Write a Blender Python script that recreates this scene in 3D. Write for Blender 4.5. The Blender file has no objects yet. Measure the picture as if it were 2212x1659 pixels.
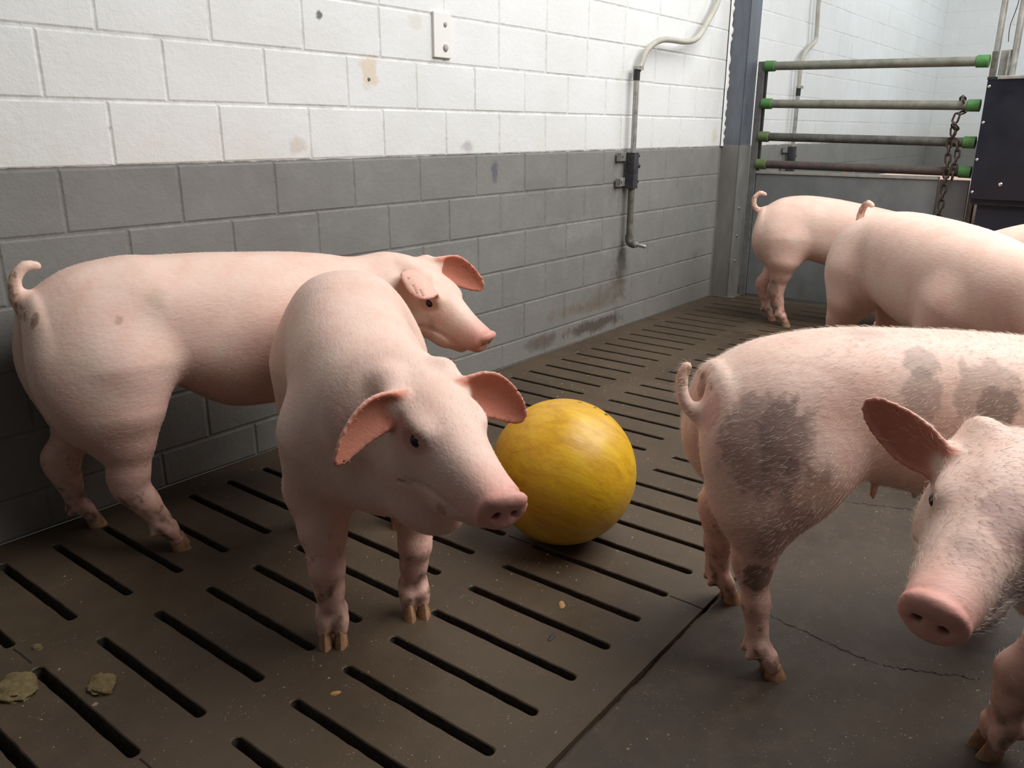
import bpy, bmesh, math, random
import numpy as np
from mathutils import Vector, Matrix
random.seed(7)
R_ = math.radians
scn = bpy.context.scene
C = scn.collection

# ------------------------------------------------------------------ camera
CAM = np.array([0.0, -1.6722, 0.7831]); FPX = 1760.6; PW, PH = 2212, 1659
yaw, pit, rol = 0.660487, 0.302564, 0.003893
fw = np.array([math.cos(yaw)*math.cos(pit), math.sin(yaw)*math.cos(pit), -math.sin(pit)])
rt = np.cross(fw, [0, 0, 1]); rt /= np.linalg.norm(rt); up = np.cross(rt, fw)
rt, up = rt*math.cos(rol)+up*math.sin(rol), -rt*math.sin(rol)+up*math.cos(rol)
cd = bpy.data.cameras.new('camera'); cam = bpy.data.objects.new('camera', cd); C.objects.link(cam)
cd.sensor_fit = 'HORIZONTAL'; cd.sensor_width = 36; cd.lens = FPX/PW*36; cd.clip_start = 0.02
M = Matrix(((rt[0], up[0], -fw[0], CAM[0]), (rt[1], up[1], -fw[1], CAM[1]), (rt[2], up[2], -fw[2], CAM[2]), (0, 0, 0, 1)))
cam.matrix_world = M
scn.camera = cam
def ray(x, y): return fw+rt*(x-PW/2)/FPX-up*(y-PH/2)/FPX
def onx(x, y, X):
    r = ray(x, y); return CAM+r*(X/r[0])
def ony(x, y, Y):
    r = ray(x, y); return CAM+r*((Y-CAM[1])/r[1])
def onz(x, y, Z=0.0):
    r = ray(x, y); return CAM+r*((Z-CAM[2])/r[2])

# ------------------------------------------------------------------ light
scn.view_settings.view_transform = 'Standard'; scn.view_settings.look = 'None'
scn.view_settings.gamma = 1; scn.view_settings.use_curve_mapping = False
scn.view_settings.exposure = 0.0
w = bpy.data.worlds.new('world'); scn.world = w; w.use_nodes = True
w.node_tree.nodes['Background'].inputs[0].default_value = (0.92, 0.96, 1.0, 1)
w.node_tree.nodes['Background'].inputs[1].default_value = 0.08
def area(name, loc, target, sx, sy, power, col):
    l = bpy.data.lights.new(name, 'AREA'); l.shape = 'RECTANGLE'; l.size = sx; l.size_y = sy; l.energy = power; l.color = col
    o = bpy.data.objects.new(name, l); C.objects.link(o); o.location = loc
    d = Vector(target)-Vector(loc); o.rotation_euler = d.to_track_quat('-Z', 'Y').to_euler(); return o
area('window_daylight', (2.45, -2.1, 2.7), (2.0, -0.9, 0), 3.0, 2.2, 142, (1.0, 0.995, 0.985))
area('second_window_daylight', (6.2, -1.8, 2.7), (6.4, -0.4, 0.8), 2.0, 1.4, 58, (0.93, 0.98, 1.0))

# ------------------------------------------------------------------ helpers
def link(name, me, mat=None, parent=None, smooth=False):
    o = bpy.data.objects.new(name, me); C.objects.link(o)
    if mat: me.materials.append(mat)
    if smooth: me.polygons.foreach_set('use_smooth', [True]*len(me.polygons))
    if parent: o.parent = parent
    return o
def tag(o, label=None, cat=None, group=None, kind=None):
    if label: o['label'] = label
    if cat: o['category'] = cat
    if group: o['group'] = group
    if kind: o['kind'] = kind
    return o
def empty(name, loc=(0, 0, 0), rz=0):
    o = bpy.data.objects.new(name, None); C.objects.link(o); o.location = loc; o.rotation_euler = (0, 0, rz); o.empty_display_size = 0.05; return o
class MB:
    def __init__(s): s.v = []; s.f = []
    def add(s, v, f):
        n = len(s.v); s.v += [tuple(map(float, p)) for p in v]; s.f += [tuple(i+n for i in q) for q in f]; return s
    def box(s, x0, x1, y0, y1, z0, z1):
        return s.add([(x0,y0,z0),(x1,y0,z0),(x1,y1,z0),(x0,y1,z0),(x0,y0,z1),(x1,y0,z1),(x1,y1,z1),(x0,y1,z1)],
                     [(0,3,2,1),(4,5,6,7),(0,1,5,4),(1,2,6,5),(2,3,7,6),(3,0,4,7)])
    def tube(s, pts, r, n=16, cap=True, closed=False):
        P = [Vector(p) for p in pts]; m = len(P); rr = r if hasattr(r, '__len__') else [r]*m
        T = []
        for i in range(m):
            if closed: a, b = P[i-1], P[(i+1) % m]
            else: a, b = P[max(i-1, 0)], P[min(i+1, m-1)]
            T.append((b-a).normalized())
        ref = Vector((0, 0, 1)) if abs(T[0].z) < .9 else Vector((1, 0, 0))
        N = (ref-T[0]*ref.dot(T[0])).normalized(); vs = []
        for i in range(m):
            N = (N-T[i]*N.dot(T[i])).normalized(); B = T[i].cross(N)
            for k in range(n):
                a = 2*math.pi*k/n; vs.append(P[i]+(N*math.cos(a)+B*math.sin(a))*rr[i])
        fs = []
        for i in range(m if closed else m-1):
            for k in range(n):
                a = i*n+k; b = i*n+(k+1) % n; j = (i+1) % m
                fs.append((a, b, j*n+(k+1) % n, j*n+k))
        if cap and not closed:
            fs.append(tuple(range(n))[::-1]); fs.append(tuple((m-1)*n+k for k in range(n)))
        return s.add(vs, fs)
    def sphere(s, c, r, nu=24, nv=16, sc=(1, 1, 1)):
        vs = []; fs = []
        for i in range(nv+1):
            th = math.pi*i/nv
            for k in range(nu):
                a = 2*math.pi*k/nu
                vs.append((c[0]+r*sc[0]*math.sin(th)*math.cos(a), c[1]+r*sc[1]*math.sin(th)*math.sin(a), c[2]+r*sc[2]*math.cos(th)))
        for i in range(nv):
            for k in range(nu):
                fs.append((i*nu+k, (i+1)*nu+k, (i+1)*nu+(k+1) % nu, i*nu+(k+1) % nu))
        return s.add(vs, fs)
    def build(s, name, mat=None, parent=None, smooth=False, bevel=0, org=None):
        me = bpy.data.meshes.new(name)
        v = s.v if org is None else [(a-org[0], b-org[1], c-org[2]) for a, b, c in s.v]
        me.from_pydata(v, [], s.f)
        bm = bmesh.new(); bm.from_mesh(me); bmesh.ops.remove_doubles(bm, verts=bm.verts, dist=1e-6)
        bmesh.ops.recalc_face_normals(bm, faces=bm.faces); bm.to_mesh(me); bm.free()
        o = link(name, me, mat, parent, smooth)
        if org is not None: o.location = org
        if bevel:
            b = o.modifiers.new('bevel', 'BEVEL'); b.width = bevel; b.segments = 2; b.limit_method = 'ANGLE'
        if smooth:
            try: me.set_sharp_from_angle(angle=R_(40))
            except Exception: pass
        return o
def spline(pts, n=8):
    P = [np.array(p, float) for p in pts]; out = []
    for i in range(len(P)-1):
        p0 = P[max(i-1, 0)]; p1 = P[i]; p2 = P[i+1]; p3 = P[min(i+2, len(P)-1)]
        for k in range(n):
            t = k/n
            out.append(.5*((2*p1)+(-p0+p2)*t+(2*p0-5*p1+4*p2-p3)*t*t+(-p0+3*p1-3*p2+p3)*t**3))
    out.append(P[-1]); return out

# node material kit
class NM:
    def __init__(s, name, rough=.6, metal=0.0, col=(.5, .5, .5), spec=.5):
        s.m = bpy.data.materials.new(name); s.m.use_nodes = True; s.t = s.m.node_tree; s.n = s.t.nodes
        s.b = s.n['Principled BSDF']; s.b.inputs['Roughness'].default_value = rough; s.b.inputs['Metallic'].default_value = metal
        s.b.inputs['Base Color'].default_value = (*col, 1); s.b.inputs['Specular IOR Level'].default_value = spec
        s.tc = s.n.new('ShaderNodeTexCoord'); s.co = s.tc.outputs['Object']
    def L(s, a, b): s.t.links.new(a, b)
    def noise(s, scale, detail=4, rough=.6, vec=None, dist=0, stretch=None):
        n = s.n.new('ShaderNodeTexNoise'); n.inputs['Scale'].default_value = scale; n.inputs['Detail'].default_value = detail
        n.inputs['Roughness'].default_value = rough; n.inputs['Distortion'].default_value = dist
        v = vec or s.co
        if stretch:
            mp = s.n.new('ShaderNodeMapping'); mp.inputs['Scale'].default_value = stretch; s.L(v, mp.inputs[0]); v = mp.outputs[0]
        s.L(v, n.inputs['Vector']); return n.outputs['Fac']
    def voro(s, scale, feat='F1', vec=None):
        n = s.n.new('ShaderNodeTexVoronoi'); n.feature = feat; n.inputs['Scale'].default_value = scale; s.L(vec or s.co, n.inputs['Vector']); return n
    def ramp(s, fac, stops):
        r = s.n.new('ShaderNodeValToRGB'); e = r.color_ramp.elements
        while len(e) > 1: e.remove(e[0])
        e[0].position = stops[0][0]; e[0].color = (*stops[0][1], 1) if hasattr(stops[0][1], '__len__') else (stops[0][1],)*3+(1,)
        for p, c in stops[1:]:
            x = e.new(p); x.color = (*c, 1) if hasattr(c, '__len__') else (c, c, c, 1)
        s.L(fac, r.inputs[0]); return r.outputs[0]
    def mix(s, fac, a, b, mode='MIX'):
        m = s.n.new('ShaderNodeMix'); m.data_type = 'RGBA'; m.blend_type = mode
        for v, i in ((fac, 0), (a, 6), (b, 7)):
            if isinstance(v, (int, float)): m.inputs[i].default_value = v
            elif isinstance(v, tuple): m.inputs[i].default_value = (*v, 1)
            else: s.L(v, m.inputs[i])
        return m.outputs[2]
    def math(s, op, a, b=0.0, clamp=False):
        m = s.n.new('ShaderNodeMath'); m.operation = op; m.use_clamp = clamp
        for v, i in ((a, 0), (b, 1)):
            if isinstance(v, (int, float)): m.inputs[i].default_value = v
            else: s.L(v, m.inputs[i])
        return m.outputs[0]
    def xyz(s, vec=None):
        x = s.n.new('ShaderNodeSeparateXYZ'); s.L(vec or s.co, x.inputs[0]); return x.outputs
    def color(s, c): s.L(c, s.b.inputs['Base Color']); return s
    def rough(s, c): s.L(c, s.b.inputs['Roughness']); return s
    def bump(s, h, strength=.5, dist=.002):
        b = s.n.new('ShaderNodeBump'); b.inputs['Strength'].default_value = strength; b.inputs['Distance'].default_value = dist
        s.L(h, b.inputs['Height']); s.L(b.outputs[0], s.b.inputs['Normal']); return s
    def spot(s, cx, cz, rx, rz, soft=.5, axes=(0, 2), nz=8., amt=.5):
        """soft-edged irregular stain mask centred at (cx,cz) on a vertical surface"""
        o = s.xyz(); a = s.math('DIVIDE', s.math('SUBTRACT', o[axes[0]], cx), rx); b = s.math('DIVIDE', s.math('SUBTRACT', o[axes[1]], cz), rz)
        d = s.math('SQRT', s.math('ADD', s.math('MULTIPLY', a, a), s.math('MULTIPLY', b, b)))
        n = s.math('MULTIPLY', s.math('SUBTRACT', s.noise(nz, 5, .7), .5), amt*4)
        d = s.math('ADD', d, n)
        return s.math('DIVIDE', s.math('SUBTRACT', 1.0, d), soft, True)

ZA = 0.7095; CO = 0.125; BL = 0.2467

# ------------------------------------------------------------------ wall material
def wall_mat(name, stains=True, joint=False):
    m = NM(name, .75)
    o = m.xyz()
    edge = m.math('ADD', o[2], m.math('MULTIPLY', m.math('SUBTRACT', m.noise(18, 3), .5), .010))
    isgrey = m.math('LESS_THAN', edge, ZA+.002)
    n1 = m.noise(2.2, 5, .65); n2 = m.noise(14, 6, .7); n3 = m.noise(60, 4, .7)
    white = m.ramp(n1, [(.35, (.72, .725, .70)), (.65, (.79, .80, .80))])
    # yellowish grime on the lowest white course
    lo = m.math('MULTIPLY', m.math('SUBTRACT', 1.0, m.math('MULTIPLY', m.math('SUBTRACT', o[2], ZA), 6.5, True), True), m.ramp(n2, [(.38, 0.0), (.72, 1.0)]))
    white = m.mix(m.math('MULTIPLY', lo, .3), white, (.62, .55, .42))
    grey = m.ramp(n1, [(.3, (.185, .18, .168)), (.7, (.245, .24, .225))])
    grey = m.mix(m.math('MULTIPLY', m.ramp(n2, [(.5, 0.0), (.75, 1.0)]), .25), grey, (.33, .315, .28))
    # manure/wear on the lower courses
    low = m.math('SUBTRACT', 1.0, m.math('MULTIPLY', o[2], 3.2, True), True)
    grey = m.mix(m.math('MULTIPLY', m.math('MULTIPLY', low, m.ramp(n2, [(.4, 0.0), (.62, 1.0)])), .5), grey, (.20, .17, .125))
    col = m.mix(isgrey, white, grey)
    speck = m.ramp(m.noise(95, 3, .8), [(.68, 0.0), (.74, 1.0)])
    col = m.mix(m.math('MULTIPLY', speck, .35), col, (.16, .13, .10))
    if stains:
        S = [(2.86, .22, .075, .15, (.12, .105, .075), .75, .8), (2.87, .27, .04, .09, (.085, .08, .07), .8, .5),
             (2.62, .13, .34, .030, (.15, .095, .05), .55, .9), (2.75, .16, .22, .06, (.12, .095, .065), .5, .9),
             (2.68, .045, .24, .033, (.065, .045, .036), .8, .5), (2.33, .05, .13, .03, (.10, .07, .055), .7, .6),
             (2.06, .66, .022, .035, (.10, .105, .13), .8, .5), (1.545, .925, .035, .045, (.70, .58, .44), .75, .3),
             (1.545, .905, .006, .006, (.05, .04, .04), .9, .3), (1.395, 1.045, .012, .012, (.10, .10, .09), .9, .4),
             (1.93, .735, .035, .02, (.35, .32, .33), .6, .7), (3.55, .22, .04, .04, (.15, .14, .12), .6, .6),
             (1.72, 1.06, .03, .03, (.60, .55, .46), .4, .5), (1.30, .745, .03, .025, (.5, .38, .26), .4, .6),
             (2.3, .60, .16, .04, (.17, .165, .15), .5, .7), (2.55, .43, .2, .06, (.30, .29, .27), .4, .7),
             (3.66, .76, .035, .05, (.66, .55, .38), .5, .6)]
        for cx, cz, rx, rz, c, a, sf in S:
            col = m.mix(m.math('MULTIPLY', m.spot(cx, cz, rx, rz, sf, nz=22., amt=.55), a), col, c)
    if joint:   # dirt and flaking caught in the mortar joints
        jn = m.ramp(m.noise(21, 6, .75), [(.42, 0.0), (.60, 1.0)])
        col = m.mix(m.math('MULTIPLY', jn, .32), col, m.mix(1.0, col, (.52, .49, .45), 'MULTIPLY'))
        col = m.mix(m.math('MULTIPLY', m.ramp(m.noise(48, 5, .8), [(.60, 0.0), (.70, 1.0)]), .6), col, m.mix(1.0, col, (.25, .23, .20), 'MULTIPLY'))
    m.color(col)
    m.rough(m.ramp(n2, [(.3, .55), (.7, .8)]))
    h = m.math('ADD', m.math('MULTIPLY', n3, .9), m.math('ADD', m.math('MULTIPLY', m.noise(9, 4), .9), m.math('MULTIPLY', m.noise(220, 2), .25)))
    m.bump(h, .35, .004)
    return m.m
M_wallj = wall_mat('block_wall_joint', True, True); M_wallj2 = wall_mat('block_wall_joint_plain', False, True); M_wall = wall_mat('painted_block_wall'); M_wall2 = wall_mat('painted_block_wall_plain', False)

# phase of the perpends in each course, measured from the photo (course index 0 = just above the grey line)
def perp(k):
    return PH_.get(k, 0.0 if k % 2 else BL/2)
_px = {1: (95, 211), 0: (249, 356), -1: (146, 502), 2: (207, 60), -2: (508, 560), 3: (450, 20), -3: (0, 0)}
PH_ = {}
for k, q in _px.items():
    if q != (0, 0): PH_[k] = float(ony(q[0], q[1], 0)[0]) % BL
def block_wall(name, x0, x1, z1, mat, axis='x', at=0.0, z0=0.0, dep=.0019):
    """painted block wall whose every block is a slightly cushioned face standing proud of recessed joints"""
    rnd = random.Random(name); mb = MB(); g = .0016; b = .0042
    base = ZA-5*CO; k = -6
    rows = []
    zc = 0.0; rows.append((0.0, base, -6)); 
    kk = -5
    while ZA+kk*CO < z1: rows.append((ZA+kk*CO, min(ZA+(kk+1)*CO, z1), kk)); kk += 1
    def P(u, d, z):
        return (u, at+d, z) if axis == 'x' else (at+d, u, z)
    for za, zb, k in rows:
        ph = perp(k); n = math.floor((x0-ph)/BL); u = ph+n*BL
        while u < x1:
            a = max(u, x0); e = min(u+BL, x1)
            if e-a > .02:
                j = [rnd.uniform(-.0008, .0008) for _ in range(6)]; dd = rnd.uniform(0, .0006)
                a1, e1, c1, c2 = a+g+j[0], e-g+j[1], za+g+j[2], zb-g+j[3]
                vs = [P(a1, dep, c1), P(e1, dep, c1), P(e1, dep, c2), P(a1, dep, c2)]
                vs += [P(a1+b, dd, c1+b), P(e1-b, dd, c1+b), P(e1-b, dd, c2-b), P(a1+b, dd, c2-b)]
                mb.add(vs, [(4, 5, 6, 7), (0, 1, 5, 4), (1, 2, 6, 5), (2, 3, 7, 6), (3, 0, 4, 7)])
            u += BL
    t = .115
    q = [P(x0, dep, z0), P(x1, dep, z0), P(x1, dep, z1), P(x0, dep, z1), P(x0, t, z0), P(x1, t, z0), P(x1, t, z1), P(x0, t, z1)]
    mb.add(q, [(0, 1, 2, 3), (4, 5, 6, 7), (0, 1, 5, 4), (1, 2, 6, 5), (2, 3, 7, 6), (3, 0, 4, 7)])
    o = mb.build(name, mat); o.data.materials.append(M_wallj if mat is M_wall else M_wallj2)
    for p_ in o.data.polygons:
        nn = abs(p_.normal.y if axis == 'x' else p_.normal.x)
        dd = sum((o.data.vertices[i].co[1 if axis == 'x' else 0]-at) for i in p_.vertices)/len(p_.vertices)
        if nn < .985 or dd > dep*.9: p_.material_index = 1
    tag(o, kind='structure'); return o
block_wall('wall_left', -1.2, 3.735, 2.4, M_wall)
block_wall('wall_left_beyond_gate', 3.74, 7.97, 2.4, M_wall2, z0=-.02, dep=.0010)
block_wall('wall_far', -4.0, 0.0, 2.4, M_wall2, 'y', 7.95, dep=.0007)

# ------------------------------------------------------------------ floor
def floor_mat(name, dark, light, wet):
    m = NM(name, .55, spec=.32)
    n1 = m.noise(2.5, 5, .6); n2 = m.noise(22, 6, .7); n3 = m.noise(160, 4, .7)
    col = m.ramp(n1, [(.32, dark), (.68, light)])
    col = m.mix(m.math('MULTIPLY', m.ramp(n2, [(.45, 0.0), (.7, 1.0)]), .5), col, (.10, .070, .045))
    col = m.mix(m.math('MULTIPLY', m.ramp(m.noise(6, 6, .75), [(.50, 0.0), (.72, 1.0)]), .35), col, (.052, .044, .036))
    v = m.voro(130); gate = m.ramp(m.noise(16, 4), [(.47, 0.0), (.66, 1.0)])
    sp = m.math('MULTIPLY', m.math('LESS_THAN', v.outputs['Distance'], .12), gate)
    col = m.mix(m.math('MULTIPLY', sp, .75), col, (.42, .36, .28))
    v2 = m.voro(310); sp2 = m.math('LESS_THAN', v2.outputs['Distance'], .16)
    col = m.mix(m.math('MULTIPLY', m.math('MULTIPLY', sp2, gate), .4), col, (.26, .22, .17))
    m.color(col)
    m.rough(m.ramp(m.noise(5, 5, .65), [(.35, wet), (.7, wet+.22)]))
    m.bump(m.math('ADD', m.math('MULTIPLY', n2, .6), m.math('MULTIPLY', n3, .5)), .35, .003)
    return m.m
M_slat = floor_mat('concrete_slats', (.058, .038, .023), (.096, .067, .041), .40)
M_slab = floor_mat('solid_concrete', (.042, .029, .020), (.068, .050, .035), .48)
M_pit = NM('slurry_pit', .9, col=(.012, .010, .008)).m
M_slot = NM('slot_side_concrete', .8, col=(.05, .042, .033)); M_slot.color(M_slot.ramp(M_slot.noise(70, 6, .8), [(.35, (.016, .012, .009)), (.7, (.085, .066, .045))])); M_slot.bump(M_slot.noise(120, 4), .8, .004); M_slot = M_slot.m

ROWS = [(-.080, -.370), (-.456, -.750), (-.823, -1.115)]
XJ = 1.1653; PI_ = .0971; SLOTW = .0165; EDGE = -1.184
Ybreak = [0.0, -.413, -.7865, EDGE]
def slat_floor():
    mb = MB(); side = MB(); rnd = random.Random(3)
    k0, k1 = -22, 27
    for k in range(k0, k1+1):
        xc = XJ+k*PI_; xa, xb = xc-PI_/2, xc+PI_/2
        for r, (ya, yb) in enumerate(ROWS):
            y1, y0 = Ybreak[r], Ybreak[r+1]
            hw = SLOTW/2*rnd.uniform(.93, 1.05); top = ya-hw; bot = yb+hw; ins = []
            for i in range(9): a = math.pi*i/8; ins.append((xc+hw*math.cos(a), top+hw*math.sin(a)))
            nseg = 14
            for i in range(1, nseg): t = i/nseg; ins.append((xc-hw-rnd.uniform(-.0007, .0007), top+(bot-top)*t))
            for i in range(9): a = math.pi+math.pi*i/8; ins.append((xc+hw*math.cos(a), bot+hw*math.sin(a)))
            for i in range(1, nseg): t = i/nseg; ins.append((xc+hw+rnd.uniform(-.0007, .0007), bot+(top-bot)*t))
            out = []; cy = (top+bot)/2
            for (x, y) in ins:
                dx = x-xc
                if y > top+1e-6 or y < bot-1e-6:
                    yy = y1 if y > cy else y0; ang = (y-top if y > cy else bot-y)/hw; ang = math.asin(max(0, min(1, ang)))
                    # corner mapping: 0..45 deg -> side, 45..90 -> end
                    if ang < math.pi/4: X = xb if dx > 0 else xa; t = ang/(math.pi/4); Y = (top+(y1-top)*t) if y > cy else (bot+(y0-bot)*t)
                    else: t = (math.pi/2-ang)/(math.pi/4); X = xc+(PI_/2)*t*(1 if dx > 0 else -1); Y = yy
                    out.append((X, Y))
                else: out.append((xb if dx > 0 else xa, y))
            n = len(ins)
            # bevel ring
            bev = [(xc+(x-xc)*1.0+(0.0016 if x > xc else -.0016), y+(.0016 if y > top else (-.0016 if y < bot else 0))) for x, y in ins]
            V = [(x, y, 0) for x, y in out]+[(x, y, 0) for x, y in bev]+[(x, y, -.0018) for x, y in ins]
            F = []
            for i in range(n):
                j = (i+1) % n; F.append((i, j, n+j, n+i)); F.append((n+i, n+j, 2*n+j, 2*n+i))
            mb.add(V, F)
            V = [(x, y, -.0018) for x, y in ins]+[(xc+(x-xc)*1.15, y, -.09) for x, y in ins]
            side.add(V, [(i, (i+1) % n, n+(i+1) % n, n+i) for i in range(n)])
    xa = XJ+(k0-.5)*PI_; xb = XJ+(k1+.5)*PI_
    mb.add([(xb, 0, 0), (8.1, 0, 0), (8.1, EDGE, 0), (xb, EDGE, 0)], [(0, 1, 2, 3)])
    mb.add([(xa, EDGE, 0), (8.1, EDGE, 0), (8.1, EDGE-.004, -.02), (xa, EDGE-.004, -.02)], [(0, 1, 2, 3)])
    o = mb.build('floor', M_slat); tag(o, kind='structure')
    s = side.build('floor_slot_sides', M_slot); tag(s, kind='structure'); s.parent = o
slat_floor()
def slab():
    mb = MB(); rnd = random.Random(5); x = -1.0; top = []
    prev = 0
    while x < 8.1:
        prev = prev*.7+rnd.uniform(-.0016, .0016); top.append((x, EDGE-.0085+prev)); x += .012
    V = [(a, b, .0) for a, b in top]+[(a, b-.004, .0015) for a, b in top]+[(a, -4.0, .0015) for a, b in top]+[(a, b+.001, -.06) for a, b in top]
    n = len(top); F = []
    for i in range(n-1): F += [(i, i+1, n+i+1, n+i), (n+i, n+i+1, 2*n+i+1, 2*n+i), (3*n+i, 3*n+i+1, i+1, i)]
    mb.add(V, F); o = mb.build('floor_solid_slab', M_slab); tag(o, kind='structure')
    p = MB(); p.box(-1.2, 8.2, -4.0, .1, -.5, -.45); tag(p.build('floor_pit_bottom', M_pit), kind='structure')
    # thin dark joints between slat panels
    j = MB()
    for xj in (XJ-8*PI_, XJ, XJ+20*PI_):
        y = 0.0; 
        pts = []
        while y > EDGE: pts.append((xj+rnd.uniform(-.0012, .0012), y)); y -= .02
        pts.append((xj, EDGE))
        for i in range(len(pts)-1):
            (a, b), (c, d) = pts[i], pts[i+1]; w_ = .0012
            if any(yb-.012 < (b+d)/2 < ya+.012 for ya, yb in ROWS): continue
            j.add([(a-w_, b, .0006), (a+w_, b, .0006), (c+w_, d, .0006), (c-w_, d, .0006)], [(0, 1, 2, 3)])
    # hairline cracks in the slab
    for (A, B) in (((1560, 1285), (1900, 1440)), ((1740, 1075), (1990, 1105)), ((1905, 1440), (2120, 1470))):
        a = onz(*A); b = onz(*B); pts = []
        for i in range(41):
            t = i/40; pts.append((a[0]+(b[0]-a[0])*t+rnd.uniform(-.004, .004), a[1]+(b[1]-a[1])*t+rnd.uniform(-.004, .004)))
        for i in range(40):
            (p0, q0), (p1, q1) = pts[i], pts[i+1]; w_ = .0012*rnd.uniform(.3, 1)
            j.add([(p0-w_, q0, .0022), (p0+w_, q0, .0022), (p1+w_, q1, .0022), (p1-w_, q1, .0022)], [(0, 1, 2, 3)])
    tag(j.build('trim_floor_joints', M_pit), kind='structure')
slab()
# ------------------------------------------------------------------ pigs: one implicit surface per animal
def nrm(v): v = np.asarray(v, float); return v/np.linalg.norm(v)
def smin(a, b, k):
    h = np.clip(.5+.5*(b-a)/k, 0, 1); return b+(a-b)*h-k*h*(1-h)
class Prim:
    """distance function with a bounding sphere, in the animal's own frame"""
    def __init__(s, fn, c, r, k, sub=False): s.fn = fn; s.c = np.asarray(c, np.float32); s.r = r; s.k = k; s.sub = sub
    def ev(s, P):
        d = np.linalg.norm(P-s.c, axis=1)-s.r
        m = d < .035
        d = np.maximum(d, .02)
        if m.any(): d[m] = s.fn(P[m])
        return d, m
def rcone(a, b, ra, rb):
    a = np.asarray(a, float); b = np.asarray(b, float); ab = b-a; L2 = ab@ab
    def fn(P):
        t = np.clip(((P-a)@ab)/L2, 0, 1); return np.linalg.norm(P-(a+t[:, None]*ab), axis=1)-(ra+(rb-ra)*t)
    return fn, (a+b)/2, math.sqrt(L2)/2+max(ra, rb)
def chain(pts, rad, k=.01, ki=.012):
    pr = [rcone(pts[i], pts[i+1], rad[i], rad[i+1]) for i in range(len(pts)-1)]
    pa = np.array(pts, float); c = pa.mean(0); R = np.linalg.norm(pa-c, axis=1).max()+max(rad)
    def fn(P):
        d = None
        for f, _, _ in pr:
            e = f(P); d = e if d is None else smin(d, e, ki)
        return d
    return Prim(fn, c, R, k)
def ell(c, r, rot=None, k=.03, sub=False):
    c = np.asarray(c, float); r = np.asarray(r, float); Rm = np.eye(3) if rot is None else rot
    def fn(P):
        q = (P-c)@Rm; k0 = np.linalg.norm(q/r, axis=1); k1 = np.linalg.norm(q/(r*r), axis=1)+1e-9
        return k0*(k0-1)/k1
    return Prim(fn, c, float(r.max()), k, sub)
def rot_ypr(y, p, r=0):
    """columns forward, left, up; yaw left, pitch up positive, roll (left side up positive), degrees"""
    y, p, r = map(R_, (y, p, r))
    f = np.array([math.cos(y)*math.cos(p), math.sin(y)*math.cos(p), math.sin(p)]); l = np.array([-math.sin(y), math.cos(y), 0]); u = np.cross(f, l)
    l2 = l*math.cos(r)+u*math.sin(r); u2 = -l*math.sin(r)+u*math.cos(r); return np.stack([f, l2, u2], 1)
def dense(st, n=5):
    return np.array(spline(st, n))
def sweep(org, Rm, st, ecf, ecb, k, p=2.35, n=5):
    """tube with elliptical sections (s, lateral, top, bottom, half width) along the x axis of a frame"""
    D = dense(st, n); org = np.asarray(org, float)
    def fn(P):
        q = (P-org)@Rm; x, y, z = q[:, 0], q[:, 1], q[:, 2]
        best = np.full(len(P), 1e9); out = np.full(len(P), 9.0)
        for i in range(len(D)-1):
            a, b = D[i], D[i+1]; e = b[:2]-a[:2]; L = math.hypot(*e)
            if L < 1e-5: continue
            e = e/L; dx = x-a[0]; dy = y-a[1]; tt = dx*e[0]+dy*e[1]; t = np.clip(tt/L, 0, 1)
            u = -dx*e[1]+dy*e[0]; ex = np.zeros_like(t)
            zt = a[2]+(b[2]-a[2])*t; zb = a[3]+(b[3]-a[3])*t; hw = a[4]+(b[4]-a[4])*t
            zc = (zt+zb)/2; hz = (zt-zb)/2; ww = z-zc
            if i == 0: ex = np.where(tt < 0, -tt/ecb, ex)
            if i == len(D)-2: ex = np.where(tt > L, (tt-L)/ecf, ex)
            inner = (tt < 0) & (i > 0) | (tt > L) & (i < len(D)-2)
            pen = np.where(inner, np.abs(tt-t*L), 0.0)
            au, aw = np.abs(u/hw), np.abs(ww/hz)
            k0 = (au**p+aw**p+np.abs(ex)**p)**(1/p)+1e-9
            g = np.sqrt((au**(p-1)/hw)**2+(aw**(p-1)/hz)**2+((np.abs(ex)**(p-1)/(ecb if i == 0 else ecf)))**2)/(k0**(p-1))+1e-9
            d = (k0-1)/np.maximum(g, 1/np.maximum(hw, hz))
            key = pen*1.0+np.maximum(d, -.02)*0.0+np.abs(pen)
            key = np.where(inner, 1e-3+pen, 0)+np.abs(u)*1e-3
            upd = key < best-1e-12
            best = np.where(upd, key, best); out = np.where(upd, d, out)
        return out
    cs = org+np.stack([D[:, 0], D[:, 1], (D[:, 2]+D[:, 3])/2], 1)@Rm.T
    c = cs.mean(0); R = (np.linalg.norm(cs-c, axis=1)+np.maximum((D[:, 2]-D[:, 3])/2, D[:, 4])).max()+max(ecf, ecb)
    return Prim(fn, c, R, k)
def cloud(pts, rad, k):
    pts = np.asarray(pts, np.float32); rad = np.asarray(rad, np.float32); c = pts.mean(0); R = float(np.linalg.norm(pts-c, axis=1).max()+rad.max())
    def fn(P):
        out = np.empty(len(P)); P = P.astype(np.float32); p2 = (pts**2).sum(1)
        for i in range(0, len(P), 20000):
            Q = P[i:i+20000]; d2 = np.maximum((Q**2).sum(1)[:, None]+p2-2*Q@pts.T, 0); out[i:i+20000] = (np.sqrt(d2)-rad).min(1)
        return out
    return Prim(fn, c, R, k)
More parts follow.
